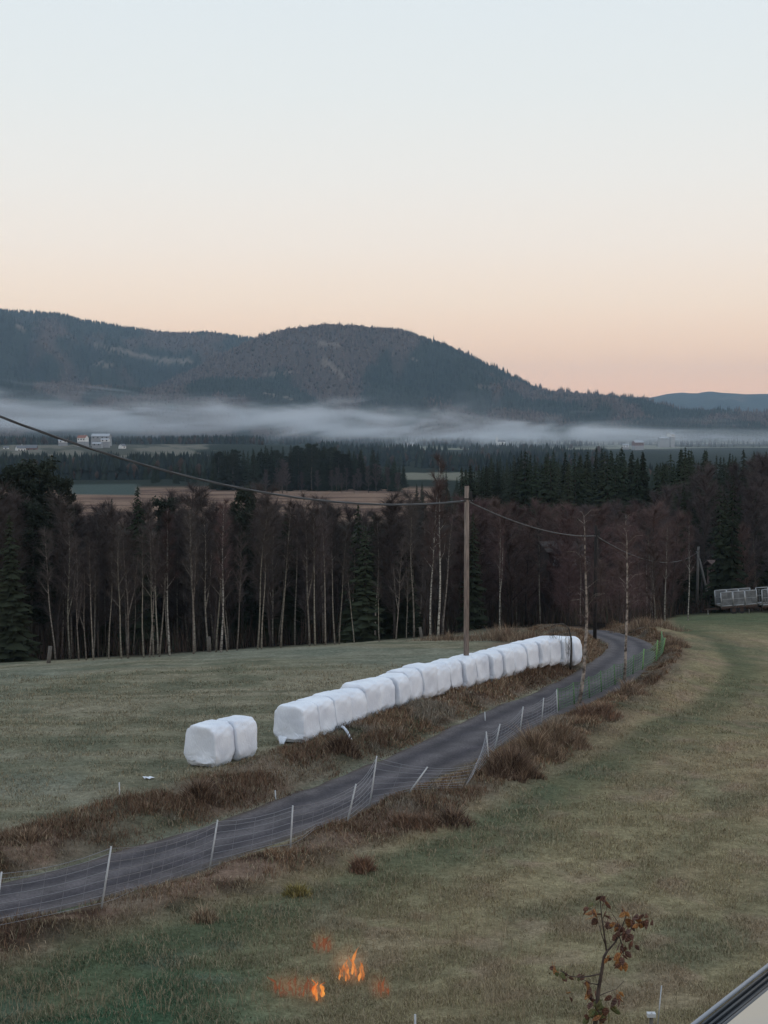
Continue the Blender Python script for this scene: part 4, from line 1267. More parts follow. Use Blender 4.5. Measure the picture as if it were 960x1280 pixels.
# ------------------------------------------------------------------ farm buildings in the valley
M['white_wall'] = mat('white_boards', (.72, .72, .72), .7, .15, 3)
M['grey_wall'] = mat('grey_boards', (.30, .31, .33), .8, .2, 3)
M['red_wall'] = mat('faded_red_boards', (.20, .10, .085), .85, .3, 3)
M['red_roof'] = mat('red_tiles', (.28, .12, .085), .8, .2, 3)
M['slate_roof'] = mat('slate_roof', (.14, .15, .17), .7, .2, 3)
M['pale_roof'] = mat('pale_metal_roof', (.36, .38, .42), .5, .15, 2)
M['window'] = mat('dark_glass', (.02, .025, .03), .15, spec=.5)
def house(name, px, py, d, w, dp, h, rh, wall, roof, rz, label, cat, nwin=3, chimney=False):
    h *= .78; rh *= .8; w *= .9
    x = (px - 480) / F * d; z = hz(x, d)
    o = empty(name, (x, d, P(px, py, d).z), rz); tag(o, label, cat, 'farm buildings')
    zbase = z - o.location.z
    if zbase < -.1:
        MB().box((0, 0, zbase / 2 - .3), (w * 1.04, dp * 1.04, -zbase + .6)).build('foundation', M['grey_wall'], o)
    m = MB().box((0, 0, h / 2), (w, dp, h))
    for sx in (-1, 1):
        m.tri((sx * w / 2, -dp / 2, h), (sx * w / 2, dp / 2, h), (sx * w / 2, 0, h + rh))
    m.build('wall', wall, o)
    r = MB(); ov = .35
    for sy in (-1, 1):
        a = Vector((-w / 2 - ov, sy * (dp / 2 + ov), h - rh * ov / (dp / 2))); b = Vector((w / 2 + ov, a.y, a.z))
        c = Vector((w / 2 + ov, 0, h + rh + .02)); e = Vector((-w / 2 - ov, 0, h + rh + .02))
        up = Vector((0, 0, .2))
        r.quad(a + up, b + up, c + up, e + up); r.quad(a, e, c, b); r.quad(a, b, b + up, a + up)
    ro = r.build('roof', roof, o)
    if chimney:
        MB().box((w * .15, 0, h + rh + .5), (.8, .8, 1.6)).build('chimney', M['grey_wall'], ro)
    for k in range(nwin):
        xx = -w / 2 + w * (k + .5) / nwin
        MB().box((xx, -dp / 2 - .03, h * .58), (1.1, .08, 1.3)).build('window', M['window'], o)
    return o
house('farmhouse', 26, 566, 1350, 8, 7, 5.0, 2.6, M['white_wall'], M['slate_roof'], .5, 'white farmhouse with dark roof at the far left of the valley', 'house', 3, True)
house('barn', 40, 565, 1375, 10, 8, 4.6, 3.0, M['red_wall'], M['slate_roof'], .1, 'brown barn right behind the leftmost white farmhouse', 'barn', 2)
house('cottage', 8, 562, 1400, 5, 4, 2.2, 1.4, M['white_wall'], M['slate_roof'], .1, 'tiny pale shed left of the leftmost white farmhouse', 'shed', 1)
house('farmhouse', 104, 552, 1480, 9, 7, 4.6, 2.6, M['white_wall'], M['red_roof'], -.3, 'white farmhouse with red tiled roof below the mist', 'house', 3, True)
house('barn', 127, 549, 1520, 19, 9, 3.6, 2.8, M['grey_wall'], M['pale_roof'], -.1, 'long grey barn with pale roof right of the red roofed house', 'barn', 4)
house('shed', 122, 557, 1440, 9, 5, 2.2, 1.2, M['grey_wall'], M['pale_roof'], -.15, 'low pale shed in front of the long grey barn', 'shed', 2)
house('shed', 132, 552, 1460, 8, 5, 2.2, 1.2, M['white_wall'], M['pale_roof'], -.1, 'low white shed against the long grey barn', 'shed', 2)
house('shed', 79, 553, 1500, 9, 5, 2.0, 1.2, M['white_wall'], M['pale_roof'], .2, 'flat white shed left of the red roofed house', 'shed', 2)
house('cottage', 153, 561, 1420, 5, 5, 3.4, 1.8, M['white_wall'], M['slate_roof'], .9, 'small white cottage alone on the pale slope right of the barns', 'house', 1)
house('farmhouse', 514, 557, 2050, 9, 6, 3.0, 2.0, M['white_wall'], M['pale_roof'], .3, 'tiny white farmhouse in the mist above the middle of the valley', 'house', 2)
def church():
    d = 2100; px, py = 626, 556; x = (px - 480) / F * d
    o = empty('church', (x, d, P(px, py, d).z), .2); tag(o, 'tiny white church with a thin spire in the valley mist', 'church', 'farm buildings')
    dz = hz(x, d) - o.location.z
    MB().box((0, 0, dz / 2 - .2), (10.4, 6.4, max(.5, -dz + .4))).build('foundation', M['grey_wall'], o)
    MB().box((0, 0, 2), (10, 6, 4)).build('nave', M['white_wall'], o)
    r = MB()
    for sy in (-1, 1):
        r.quad((-5.2, sy * 3.3, 3.8), (5.2, sy * 3.3, 3.8), (5.2, 0, 6.4), (-5.2, 0, 6.4))
    r.build('roof', M['slate_roof'], o)
    MB().box((-5.6, 0, 4.2), (2.6, 2.6, 8.4)).build('tower', M['white_wall'], o)
    MB().tube([(-5.6, 0, 8.4), (-5.6, 0, 13.5)], [1.6, .05], 4).build('spire', M['white_wall'], o)
church()
house('farmhouse', 838, 546, 2150, 9, 7, 4.5, 3.0, M['white_wall'], M['pale_roof'], .8, 'white farmhouse on the misty slope at the right', 'house', 2)
house('barn', 829, 550, 2140, 14, 7, 3.0, 2.0, M['grey_wall'], M['pale_roof'], .2, 'grey barn left of the misty right farmhouse', 'barn', 2)
house('farmhouse', 797, 557, 1950, 13, 9, 5, 3.2, M['red_wall'], M['pale_roof'], .3, 'pinkish farmhouse rising just over the right spruce tops', 'house', 3)
house('barn', 782, 559, 1980, 8, 6, 3, 2, M['white_wall'], M['pale_roof'], -.2, 'small white barn left of the pinkish farmhouse', 'barn', 2)
# sheds inside the right wood
def wood_shed(px, py, d, w, h, roof, wall, label, pane=None, nw=2):
    x = (px - 480) / F * d; z = hz(x, d); top = P(px, py, d).z
    o = empty('shed', (x, d, z), .12); tag(o, label, 'shed')
    hh = top - z
    hh = min(hh, 3.4); o.location.z = top - hh
    MB().box((0, 0, hh * .42 - 3), (w, 4, hh * .84 + 6)).build('wall', wall, o)
    r = MB(); r.quad((-w / 2 - .3, -2.3, hh * .82), (w / 2 + .3, -2.3, hh * .82), (w / 2 + .3, 1.2, hh * 1.03), (-w / 2 - .3, 1.2, hh * 1.03))
    r.quad((-w / 2 - .3, 1.2, hh * 1.03), (w / 2 + .3, 1.2, hh * 1.03), (w / 2 + .3, 2.4, hh * .86), (-w / 2 - .3, 2.4, hh * .86))
    ro = r.build('roof', roof, o); ro.modifiers.new('t', 'SOLIDIFY').thickness = .12
    for k in range(nw):
        MB().box((-w / 2 + (k + .5) * w / nw, -2.03, hh * .55), (w * .4 / nw * 1.3, .06, hh * .26)).build('window', pane or M['window'], o)
M['dull_wall'] = mat('dark_log_wall', (.045, .035, .032), .9, .3, 3)
wood_shed(710, 679, 150, 4.4, 3, M['dull_wall'], M['dull_wall'], 'dark cabin with pale panes glimpsed through the reddish thicket', M['pale_roof'], 3)
for k_, px_ in enumerate((912, 919, 926, 934)):
    x_ = (px_ - 480) / F * 168; plant(PR, 'bare_tree', x_, 168, 7.0 + .6 * k_, 'low reddish tree screening the faded shed behind the trailer', 'bare tree', 'trees before the faded shed', .03, 1.0)
M['dim_red'] = mat('weathered_red_boards', (.105, .070, .064), .9, .4, 3)
wood_shed(904, 702, 186, 2.3, 3, M['dim_red'], M['dim_red'], 'faded pinkish shed gable among the trees behind the trailer')

# ------------------------------------------------------------------ utility poles and cables
M['pole'] = mat('weathered_pole', (.25, .20, .17), .85, .35, 4, (.15, .12, .105), 0, .3, (5, 5, .5))
M['pole_dark'] = mat('dark_pole', (.018, .016, .016), .9, .3, 4, None, 0, .3, (5, 5, .5))
M['pole_grey'] = mat('grey_pole', (.15, .145, .14), .9, .3, 4, None, 0, .3, (5, 5, .5))
M['steel'] = mat('galvanised_steel', (.42, .43, .45), .45, .2, 9, metallic=.6)
M['black'] = mat('black_rubber', (.018, .018, .02), .6)
M['cable'] = mat('cable_sheath', (.045, .048, .055), .55, spec=.5)
def pole(px, top_y, d, r, m, label, strut=None):
    x = (px - 480) / F * d; z = hz(x, d); t = P(px, top_y, d)
    o = empty('utility_pole', (x, d, z)); tag(o, label, 'utility pole', 'poles of the power line')
    h = t.z - z
    dx = t.x - x
    MB().tube([(0, 0, -.4), (dx * .5, 0, h * .5), (dx, 0, h)], [r, r * .9, r * .78], 14).build('shaft', m, o, True)
    MB().tube([(dx, 0, h - .01), (dx, 0, h + .03)], [r * .86, r * .7], 14).build('cap', M['pole_dark'], o)
    c = MB().box((dx + r + .05, -.02, h - .42), (.10, .14, .34)).tube([(dx, 0, h - .55), (dx, 0, h - .50)], r * .95, 14)
    c.tube([(dx + r + .05, -.02, h - .58), (dx + r + .16, -.1, h - .68)], [.03, .02], 6)
    c.build('clamp', M['black'], o)
    MB().tube([(dx - r - .12, 0, h - .60), (dx + r + .12, 0, h - .60)], .018, 6).build('hook', M['steel'], o)
    if strut:
        sx, sy = strut
        b = P(sx, sy, d); zz = hz(b.x, d)
        MB().tube([(dx * .5 + r, -.05, h * .80), (b.x - x, -.05, zz - z - .2)], [r * .7, r * .9], 10).build('strut', m, o, True)
    return Vector((t.x, d, t.z - .60))
e1 = pole(583.5, 607, 63.5, .115, M['pole'], 'tall weathered utility pole standing behind the middle of the bale row')
e2 = pole(745, 657, 93, .11, M['pole_dark'], 'thin dark utility pole at the roadside behind the near roadside birch')
e3 = pole(873, 683, 182, .16, M['pole_grey'], 'far grey utility pole braced by a slanting strut at the field corner', (889, 758))
def cable(a, b, pts_px, label, r):
    """parabola between a and b fitted through photo points"""
    ab = b - a; n = 60
    # plan line; solve each photo point for its parameter
    us, dz = [], []
    for (px, py) in pts_px:
        k = (px - 480) / F
        u = (k * a.y - a.x) / (ab.x - k * ab.y)
        y = a.y + ab.y * u
        us.append(u); dz.append(P(px, py, y).z - (a.z + ab.z * u))
    us = np.array(us); dz = np.array(dz)
    sag = float((dz * us * (1 - us)).sum() / ((us * (1 - us)) ** 2).sum())
    pts = [a + ab * (i / n) + Vector((0, 0, sag * (i / n) * (1 - i / n))) for i in range(n + 1)]
    m = MB()
    for ph in (0, 2.1, 4.2):
        m.tube([p + Vector((math.cos(i * .9 + ph), math.sin(i * .9 + ph) * .3, math.sin(i * .9 + ph))) * r * .5 for i, p in enumerate(pts)], r * .62, 6)
    o = m.build('overhead_cable', M['cable'], smooth=True); tag(o, label, 'cable', 'spans of the power line')
# left span runs to the house beside the camera
y0 = 43.0; p_left = P(0, 522, y0)
dirl = (p_left - e1); bend = e1 + dirl * 1.75
us = Vector((bend.x, bend.y, 0))
# choose the far end height so that the photographed curve is met
def left_span():
    n = 80; a = e1
    obs = [(470, 633), (380, 623), (240, 595), (120, 562), (0, 522)]
    A_, b_ = [], []
    for px, py in obs:
        k = (px - 480) / F; dx, dy = bend.x - a.x, bend.y - a.y
        u = (k * a.y - a.x) / (dx - k * dy); y = a.y + dy * u
        A_.append((u, u * u)); b_.append(P(px, py, y).z - a.z)
    c, *_ = np.linalg.lstsq(np.array(A_), np.array(b_), rcond=None)
    pts = [Vector((a.x + (bend.x - a.x) * i / n, a.y + (bend.y - a.y) * i / n, a.z + c[0] * i / n + c[1] * (i / n) ** 2)) for i in range(n + 1)]
    m = MB(); r = .036
    for ph in (0, 2.1, 4.2):
        m.tube([p + Vector((math.cos(i * .9 + ph), math.sin(i * .9 + ph) * .3, math.sin(i * .9 + ph))) * r * .5 for i, p in enumerate(pts)], r * .62, 6)
    o = m.build('overhead_cable', M['cable'], smooth=True)
    tag(o, 'thick dark cable sweeping from the upper left down to the tall utility pole', 'cable', 'spans of the power line')
left_span()
cable(e1, e2, [(640, 652), (690, 664)], 'thin cable sagging between the tall pole and the dark pole', .030)
cable(e2, e3, [(800, 697), (835, 703)], 'farthest thin cable sagging between the dark pole and the braced pole', .034)

# ------------------------------------------------------------------ net fences
M['white_plastic'] = mat('white_plastic', (.52, .53, .55), .5, .15, 9)
M['green_plastic'] = mat('green_plastic', (.20, .38, .13), .5, .15, 9)
M['pale_green'] = mat('pale_green_netting', (.10, .19, .09), .6, .15, 9)
M['net'] = mat('white_netting', (.26, .26, .28), .6)
M['wood_post'] = mat('grey_wood', (.15, .135, .12), .9, .4, 5, None, 0, .3, (6, 6, 1))
def fence(name, posts, label, post_mats, net_mat, r_net, r_post, hs, group):
    q0 = ground(*posts[0][0])
    o = empty(name, q0); tag(o, label, 'fence', group)
    tops = []; bots = []
    for (b, t), pm in zip(posts, post_mats):
        bp_ = ground(*b); tp_ = P(t[0], t[1], bp_.y)
        if (tp_ - bp_).length < .8:
            tp_ = bp_ + (tp_ - bp_).normalized() * .9
        bots.append(bp_); tops.append(tp_)
        dv = (tp_ - bp_)
        pts = [bp_ - dv.normalized() * .15 - q0, bp_ + dv * .5 - q0, tp_ - q0]
        po = MB().tube(pts, [r_post, r_post, r_post * .9], 8).build('post', pm, o, True)
    m = MB()
    for k in range(len(posts) - 1):
        a0, a1, b0, b1 = bots[k], tops[k], bots[k + 1], tops[k + 1]
        span = (b0 - a0).length
        n = max(4, int(span / .5))
        def pt(u, v):
            p = a0.lerp(a1, v).lerp(b0.lerp(b1, v), u)
            g = hz(p.x, p.y)
            sagz = -.16 * 4 * u * (1 - u) * v * min(1, span / 4)
            p = Vector((p.x, p.y, p.z + sagz)); p.z = max(p.z, g + .05 + .9 * v * .6)
            return p - q0
        for v in hs:
            m.tube([pt(i / n, v) for i in range(n + 1)], r_net, 3, cap=False)
        nv = max(2, int(span / .45))
        for i in range(1, nv):
            u = i / nv
            m.tube([pt(u, hs[0]), pt(u, .5), pt(u, hs[-1])], r_net * .6, 3, cap=False)
    m.build('netting', net_mat, o)
    return o
W_, G_ = M['white_plastic'], M['green_plastic']
wp = [((-130, 1168), (-112, 1085)), ((-8, 1166), (2, 1090)), ((127, 1136), (139, 1058)), ((262, 1088), (272, 1025)), ((363, 1061), (366, 1007)), ((434, 1029), (445, 980)), ((462, 1009), (471, 945)),
      ((511, 992), (525, 972)), ((577, 988), (594, 955)), ((611, 952), (609, 928)), ((618, 940), (625, 905)), ((650, 916), (653, 891)), ((677, 904), (679, 879)), ((697, 892), (696, 868))]
fence('net_fence', wp, 'white net fence with slanting white posts along the near side of the track', [W_] * 8 + [M['wood_post']] + [W_] * 5, M['net'], .006, .021, [.08, .2, .33, .46, .6, .75, .88, .97], 'net fences by the track')
gp = [((698, 890), (697, 867)), ((718, 882), (717, 861)), ((737, 874), (736, 850)), ((752, 866), (751, 845)), ((769, 857), (768, 838)), ((791, 844), (792, 824)), ((803, 838), (805, 811)), ((820, 828), (822, 800)), ((828, 818), (831, 800)), ((826, 808), (827, 793))]
fence('net_fence', gp, 'green net fence ending bright green beside the bend of the track', [M['pale_green']] * 6 + [G_] * 4, M['pale_green'], .012, .028, [.08, .2, .33, .46, .6, .75, .88, .97], 'net fences by the track')
# single stakes
def stake(b, t, r, m, label, cap=None):
    q = ground(*b); tp_ = P(t[0], t[1], q.y)
    o = empty('fence_post', q); tag(o, label, 'post')
    MB().tube([(0, 0, -.2), (tp_ - q)], [r, r * .9], 8).build('stake', m, o, True)
    if cap:
        MB().box((tp_ - q) + Vector(cap[0]), cap[1]).tube([(tp_ - q) + Vector(cap[0]) + Vector((0, 0, cap[1][2] * .3)), (tp_ - q) + Vector(cap[0]) + Vector((0, -.05, cap[1][2] * .8))], .012, 6).build('insulator', cap[2], o)
stake((60, 829), (63, 808), .11, M['wood_post'], 'short grey stump of a post at the left forest edge')
stake((262, 815), (261, 796), .10, M['wood_post'], 'grey post stump right of the whitest birch')
stake((528, 799), (525, 784), .10, M['wood_post'], 'grey post left of the tallest birch at the forest edge')
stake((150, 994), (149, 978), .02, W_, 'short thin white marker stick at the edge of the left field')
stake((345, 999), (344, 988), .02, W_, 'tiny white stick on the far edge of the track')
stake((607, 902), (606, 890), .02, W_, 'tiny white stick on the bank below the bale row')
stake((820, 1290), (827, 1232), .012, M['steel'], 'thin grey metal stake at the bottom right beside the apple sapling')
stake((814, 1300), (814, 1272), .035, M['wood_post'], 'wooden post with a pale cap at the bottom edge by the thin metal stake', ((0, 0, .05), (.14, .12, .06), M['white_plastic']))
stake((519, 1295), (519, 1268), .02, W_, 'white stick post at the bottom edge near the middle')

# ------------------------------------------------------------------ farm trailer by the right field
M['mesh_panel'] = mat('grey_mesh', (.20, .205, .215), .6, .35, 2.5, (.12, .125, .13))
M['rust'] = mat('rusty_frame', (.085, .055, .045), .85, .3, 3)
def trailer(name, p0, length, hgt, label, ragged=False, rz=0.0):
    o = empty(name, p0, rz); o.rotation_euler = (0, -.06, rz); tag(o, label, 'trailer', 'trailers at the top of the right field')
    nb = 3; L = length; bed = .78
    f = MB()
    for sy in (-1, 1):
        f.box((L / 2, sy * .9, bed - .1), (L, .10, .16))
        f.box((L / 2, sy * .55, bed - .26), (L * .92, .12, .16))
    for k in range(6):
        f.box((L * (k + .5) / 6, 0, bed - .12), (.08, 1.8, .1))
    f.tube([(0, .5, bed - .26), (-1.3, 0, .5), (0, -.5, bed - .26)], .05, 8)
    f.build('chassis', M['rust'], o)
    MB().box((L / 2, 0, bed + .01), (L, 1.9, .06)).build('floor', M['wood_post'], o)
    for sy in (-1, 1):
        for k in range(nb):
            x0 = L * k / nb + .03; x1 = L * (k + 1) / nb - .03
            fr = MB()
            for xx in (x0, x1):
                fr.tube([(xx, sy * .93, bed - .05), (xx, sy * .93, bed + hgt)], .045, 8)
            for zz in (bed + .06, bed + hgt):
                fr.tube([(x0, sy * .93, zz), (x1, sy * .93, zz)], .04, 8)
            fr.tube([(x0, sy * .93, bed + hgt * .5), (x1, sy * .93, bed + hgt * .5)], .02, 6)
            fo = fr.build('side_panel', M['steel'], o, True)
            me = MB(); nbar = 15; rg = random.Random(k + 3)
            for i in range(1, nbar):
                if ragged and rg.random() < .55: continue
                me.box((x0 + (x1 - x0) * i / nbar, sy * .93, bed + hgt / 2), (.06, .012, hgt * (rg.uniform(.5, 1) if ragged else .96)))
            for i in range(1, 9):
                me.box(((x0 + x1) / 2, sy * .93 + .012, bed + hgt * i / 9), (x1 - x0, .01, .05 if not ragged else .03))
            me.build('mesh_infill', M['mesh_panel'], fo)
    for xx in (L * .36, L * .58):
        for sy in (-1, 1):
            w = MB().tube([(xx, sy * .72 - .11, .38), (xx, sy * .72 + .11, .38)], .38, 18).build('wheel', M['black'], o)
            MB().tube([(xx, sy * .72 - .125, .38), (xx, sy * .72 + .125, .38)], .19, 12).build('rim', M['rust'], w)
    MB().tube([(-1.0, 0, .55), (-1.0, 0, 0)], .035, 8).build('jockey_stand', M['steel'], o)
q = ground(898, 767.5)
trailer('farm_trailer', (q.x, q.y, q.z), 3.5, 1.35, 'grey farm trailer with mesh sides at the top of the right field', rz=.10)
trailer('hay_trailer', (q.x + 4.0, q.y + .5, hz(q.x + 4.0, q.y + .5) + .05), 3.6, 1.5, 'grey trailer with broken slatted sides cut by the right edge of the photo', True, .08)

# ------------------------------------------------------------------ apple sapling at the bottom
M['apple_bark'] = mat('apple_bark', (.075, .055, .048), .85, .4, 12, None, 0, .3)
M['leaf_orange'] = mat('orange_leaves', (.36, .17, .055), .7, .4, 14, (.22, .095, .04))
M['leaf_brown'] = mat('brown_leaves', (.15, .072, .050), .75, .4, 14, (.085, .045, .036))
M['leaf_green'] = mat('green_leaves', (.080, .105, .040), .7, .4, 14, (.15, .125, .05))
def sapling():
    d = 15.0; q0 = P(742, 1350, d); q0 = Vector((q0.x, d, hz(q0.x, d)))
    o = empty('apple_sapling', q0); tag(o, 'young apple tree with a few orange and brown leaves at the bottom of the photo', 'tree')
    rg = random.Random(21); m = MB()
    def L(px, py, dy=0): return P(px, py, d + dy) - q0
    tr = [Vector((0, 0, -.1)), L(741, 1330), L(743, 1290), L(746, 1262), L(748, 1238), L(752, 1215), L(755, 1196), L(760, 1187)]
    m.tube(tr, [.030, .027, .024, .021, .018, .016, .014, .013], 8)
    br = [([L(758, 1188), L(755, 1165), L(752, 1145), L(750, 1122)], .009), ([L(757, 1182), L(752, 1168), L(747, 1150)], .006), ([L(760, 1188), L(768, 1179, .1), L(774, 1170, .15), L(779, 1155, .2), L(785, 1137, .2)], .010),
          ([L(774, 1170, .15), L(784, 1164, .2), L(798, 1157, .25), L(810, 1154, .3)], .007), ([L(774, 1170, .15), L(778, 1183, .1), L(780, 1196, .05), L(778, 1210)], .006),
          ([L(752, 1217), L(738, 1220, -.1), L(726, 1222, -.15), L(712, 1220, -.2), L(700, 1213, -.25)], .009), ([L(748, 1231), L(738, 1229, -.1), L(727, 1223, -.15)], .006),
          ([L(754, 1198), L(766, 1197, .1), L(772, 1200, .12)], .005), ([L(748, 1245, 0), L(760, 1240, .1), L(771, 1236, .15), L(780, 1226, .2)], .005), ([L(774, 1168, .15), L(772, 1152, .1), L(764, 1140)], .005)]
    for pts, r in br:
        m.tube(pts, [r * (1 - .6 * i / (len(pts) - 1)) for i in range(len(pts))], 6)
    m.build('trunk', M['apple_bark'], o, True)
    def leaf(px, py, size, mt, dy=0.0):
        c = L(px, py, dy); a = MB()
        dn = Vector((rg.uniform(-.6, .6), rg.uniform(-.6, .6), rg.uniform(-1, -.1))).normalized()
        sd_ = dn.cross(Vector((rg.uniform(-1, 1), rg.uniform(-1, .2), rg.uniform(-.3, .3)))).normalized(); nn = dn.cross(sd_)
        prof = [(0, 0), (.18, .24), (.42, .34), (.68, .27), (.88, .12), (1, 0)]
        cv = rg.uniform(.1, .35); cu = rg.uniform(-.3, .3)
        mid = []; lf = []; rt_ = []
        for t, w in prof:
            b = c + dn * size * t + nn * size * cu * t * t
            mid.append(b); lf.append(b + sd_ * w * size + nn * w * cv * size * 1.2); rt_.append(b - sd_ * w * size + nn * w * cv * size * 1.2)
        for i in range(len(prof) - 1):
            a.quad(mid[i], lf[i], lf[i + 1], mid[i + 1]); a.quad(mid[i + 1], rt_[i + 1], rt_[i], mid[i])
        st = c - dn * .02 + Vector((0, 0, .015))
        a.tube([st, c], .002, 4)
        l = a.build('leaf', mt, o, True); l.modifiers.new('t', 'SOLIDIFY').thickness = .0012
    O_, B_, G2 = M['leaf_orange'], M['leaf_brown'], M['leaf_green']
    spots = [(741, 1140, .10, O_), (746, 1146, .09, O_), (738, 1132, .06, G2), (733, 1142, .05, B_), (753, 1124, .07, B_), (757, 1130, .06, O_), (758, 1142, .06, B_), (760, 1156, .06, B_), (766, 1160, .05, B_),
             (779, 1140, .06, O_), (786, 1152, .09, O_), (792, 1150, .08, O_), (799, 1152, .08, B_), (806, 1148, .07, B_), (810, 1153, .07, B_), (800, 1158, .06, O_), (776, 1162, .09, B_), (780, 1166, .08, B_),
             (772, 1165, .08, B_), (787, 1172, .07, B_), (790, 1180, .06, B_), (779, 1183, .08, B_), (776, 1196, .08, O_), (772, 1203, .07, O_), (779, 1206, .07, O_), (762, 1200, .06, O_), (781, 1193, .06, B_),
             (693, 1211, .06, O_), (698, 1215, .06, G2), (701, 1219, .06, G2), (708, 1220, .05, B_), (726, 1223, .06, G2), (733, 1230, .08, O_), (735, 1238, .08, O_), (738, 1248, .08, O_), (740, 1252, .08, B_),
             (769, 1250, .08, B_), (771, 1246, .06, O_), (752, 1255, .09, G2), (757, 1262, .10, G2), (745, 1262, .09, G2), (740, 1270, .08, G2), (761, 1270, .09, G2), (748, 1272, .09, O_), (751, 1282, .08, O_),
             (735, 1268, .08, G2), (765, 1260, .07, G2), (770, 1158, .06, O_), (783, 1145, .06, O_), (745, 1242, .05, B_), (709, 1245, .06, O_), (712, 1250, .05, B_)]
    for s in spots:
        leaf(s[0], s[1] - 4, s[2] * 1.4, s[3], rg.uniform(-.08, .12))
    for s in spots[:48]:
        for _k in range(2):
            leaf(s[0] + rg.uniform(-5, 5), s[1] + rg.uniform(-6, 3), s[2] * 1.1, rg.choice((s[3], B_)), rg.uniform(-.1, .15))
sapling()

# ------------------------------------------------------------------ fire reflected in the window pane, modelled as glowing shapes in the grass
def reflection_mat(name, strength, hot, cool, clear_):
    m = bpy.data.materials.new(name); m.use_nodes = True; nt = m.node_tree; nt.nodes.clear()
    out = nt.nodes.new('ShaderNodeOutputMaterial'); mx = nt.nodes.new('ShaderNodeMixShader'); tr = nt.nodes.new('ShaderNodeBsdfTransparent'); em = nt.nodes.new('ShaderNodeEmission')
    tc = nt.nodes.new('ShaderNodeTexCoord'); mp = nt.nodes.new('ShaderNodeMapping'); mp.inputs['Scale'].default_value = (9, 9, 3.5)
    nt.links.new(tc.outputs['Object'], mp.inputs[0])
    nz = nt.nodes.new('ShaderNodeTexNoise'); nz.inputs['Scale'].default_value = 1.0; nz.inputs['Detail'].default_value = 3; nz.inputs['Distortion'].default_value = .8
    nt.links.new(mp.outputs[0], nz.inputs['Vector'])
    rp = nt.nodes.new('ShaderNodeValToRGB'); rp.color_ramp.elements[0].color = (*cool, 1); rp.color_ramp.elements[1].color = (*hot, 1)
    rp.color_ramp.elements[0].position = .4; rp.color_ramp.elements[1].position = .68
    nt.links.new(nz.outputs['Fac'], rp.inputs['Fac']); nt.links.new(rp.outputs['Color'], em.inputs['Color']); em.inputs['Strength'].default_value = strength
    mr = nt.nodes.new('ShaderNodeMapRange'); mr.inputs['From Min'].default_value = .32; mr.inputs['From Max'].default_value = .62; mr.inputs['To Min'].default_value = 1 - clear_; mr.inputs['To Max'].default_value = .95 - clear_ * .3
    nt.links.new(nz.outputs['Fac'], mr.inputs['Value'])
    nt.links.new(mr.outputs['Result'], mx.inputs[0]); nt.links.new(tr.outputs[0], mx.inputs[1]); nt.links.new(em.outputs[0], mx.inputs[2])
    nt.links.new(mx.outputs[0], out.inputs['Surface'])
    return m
FM = [reflection_mat('reflection_bright', 1.0, (1.0, .45, .10), (.75, .15, .03), .65), reflection_mat('reflection_orange', .85, (1.0, .36, .09), (.42, .11, .04), .9), reflection_mat('reflection_dull', .30, (.75, .24, .11), (.36, .13, .09), .97)]
def fire_reflection(px, py, w, h, tongues, mi, label, seed, lean=0.0):
    """window reflection of a fire, shaped as a few licking tongues: twisted ribbons of tube, wavering and pinched"""
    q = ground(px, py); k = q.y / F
    o = empty('fire_reflection', q); tag(o, label, 'fire_reflection', 'window reflections of a fire, set in the grass')
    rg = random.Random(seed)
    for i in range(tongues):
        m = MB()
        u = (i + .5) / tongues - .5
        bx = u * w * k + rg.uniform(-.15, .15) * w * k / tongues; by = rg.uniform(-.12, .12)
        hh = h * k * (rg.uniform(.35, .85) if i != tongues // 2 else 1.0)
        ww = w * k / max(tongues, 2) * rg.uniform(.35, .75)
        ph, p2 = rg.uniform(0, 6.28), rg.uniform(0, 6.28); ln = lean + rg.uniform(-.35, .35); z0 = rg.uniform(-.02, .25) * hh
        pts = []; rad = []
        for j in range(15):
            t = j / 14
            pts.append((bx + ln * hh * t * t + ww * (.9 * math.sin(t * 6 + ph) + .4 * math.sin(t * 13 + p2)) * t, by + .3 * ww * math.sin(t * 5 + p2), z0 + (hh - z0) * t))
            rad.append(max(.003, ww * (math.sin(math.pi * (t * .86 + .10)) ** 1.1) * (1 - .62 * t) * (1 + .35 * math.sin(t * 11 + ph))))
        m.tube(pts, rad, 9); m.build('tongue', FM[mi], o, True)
    g = MB(); n1, n2 = 10, 14  # added emissive ellipsoid that softens the reflected fire
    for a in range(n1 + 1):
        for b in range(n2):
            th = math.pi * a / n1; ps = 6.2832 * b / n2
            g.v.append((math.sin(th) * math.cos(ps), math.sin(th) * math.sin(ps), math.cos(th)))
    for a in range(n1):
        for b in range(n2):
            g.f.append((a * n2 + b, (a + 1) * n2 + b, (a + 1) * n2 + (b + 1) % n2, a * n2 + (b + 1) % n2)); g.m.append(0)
    go = g.build('added_glow', GLOW[mi], o, loc=(rg.uniform(-.1, .1) * w * k, 0, h * k * .42)); go.scale = (w * k * .95, .34, h * k * .72)
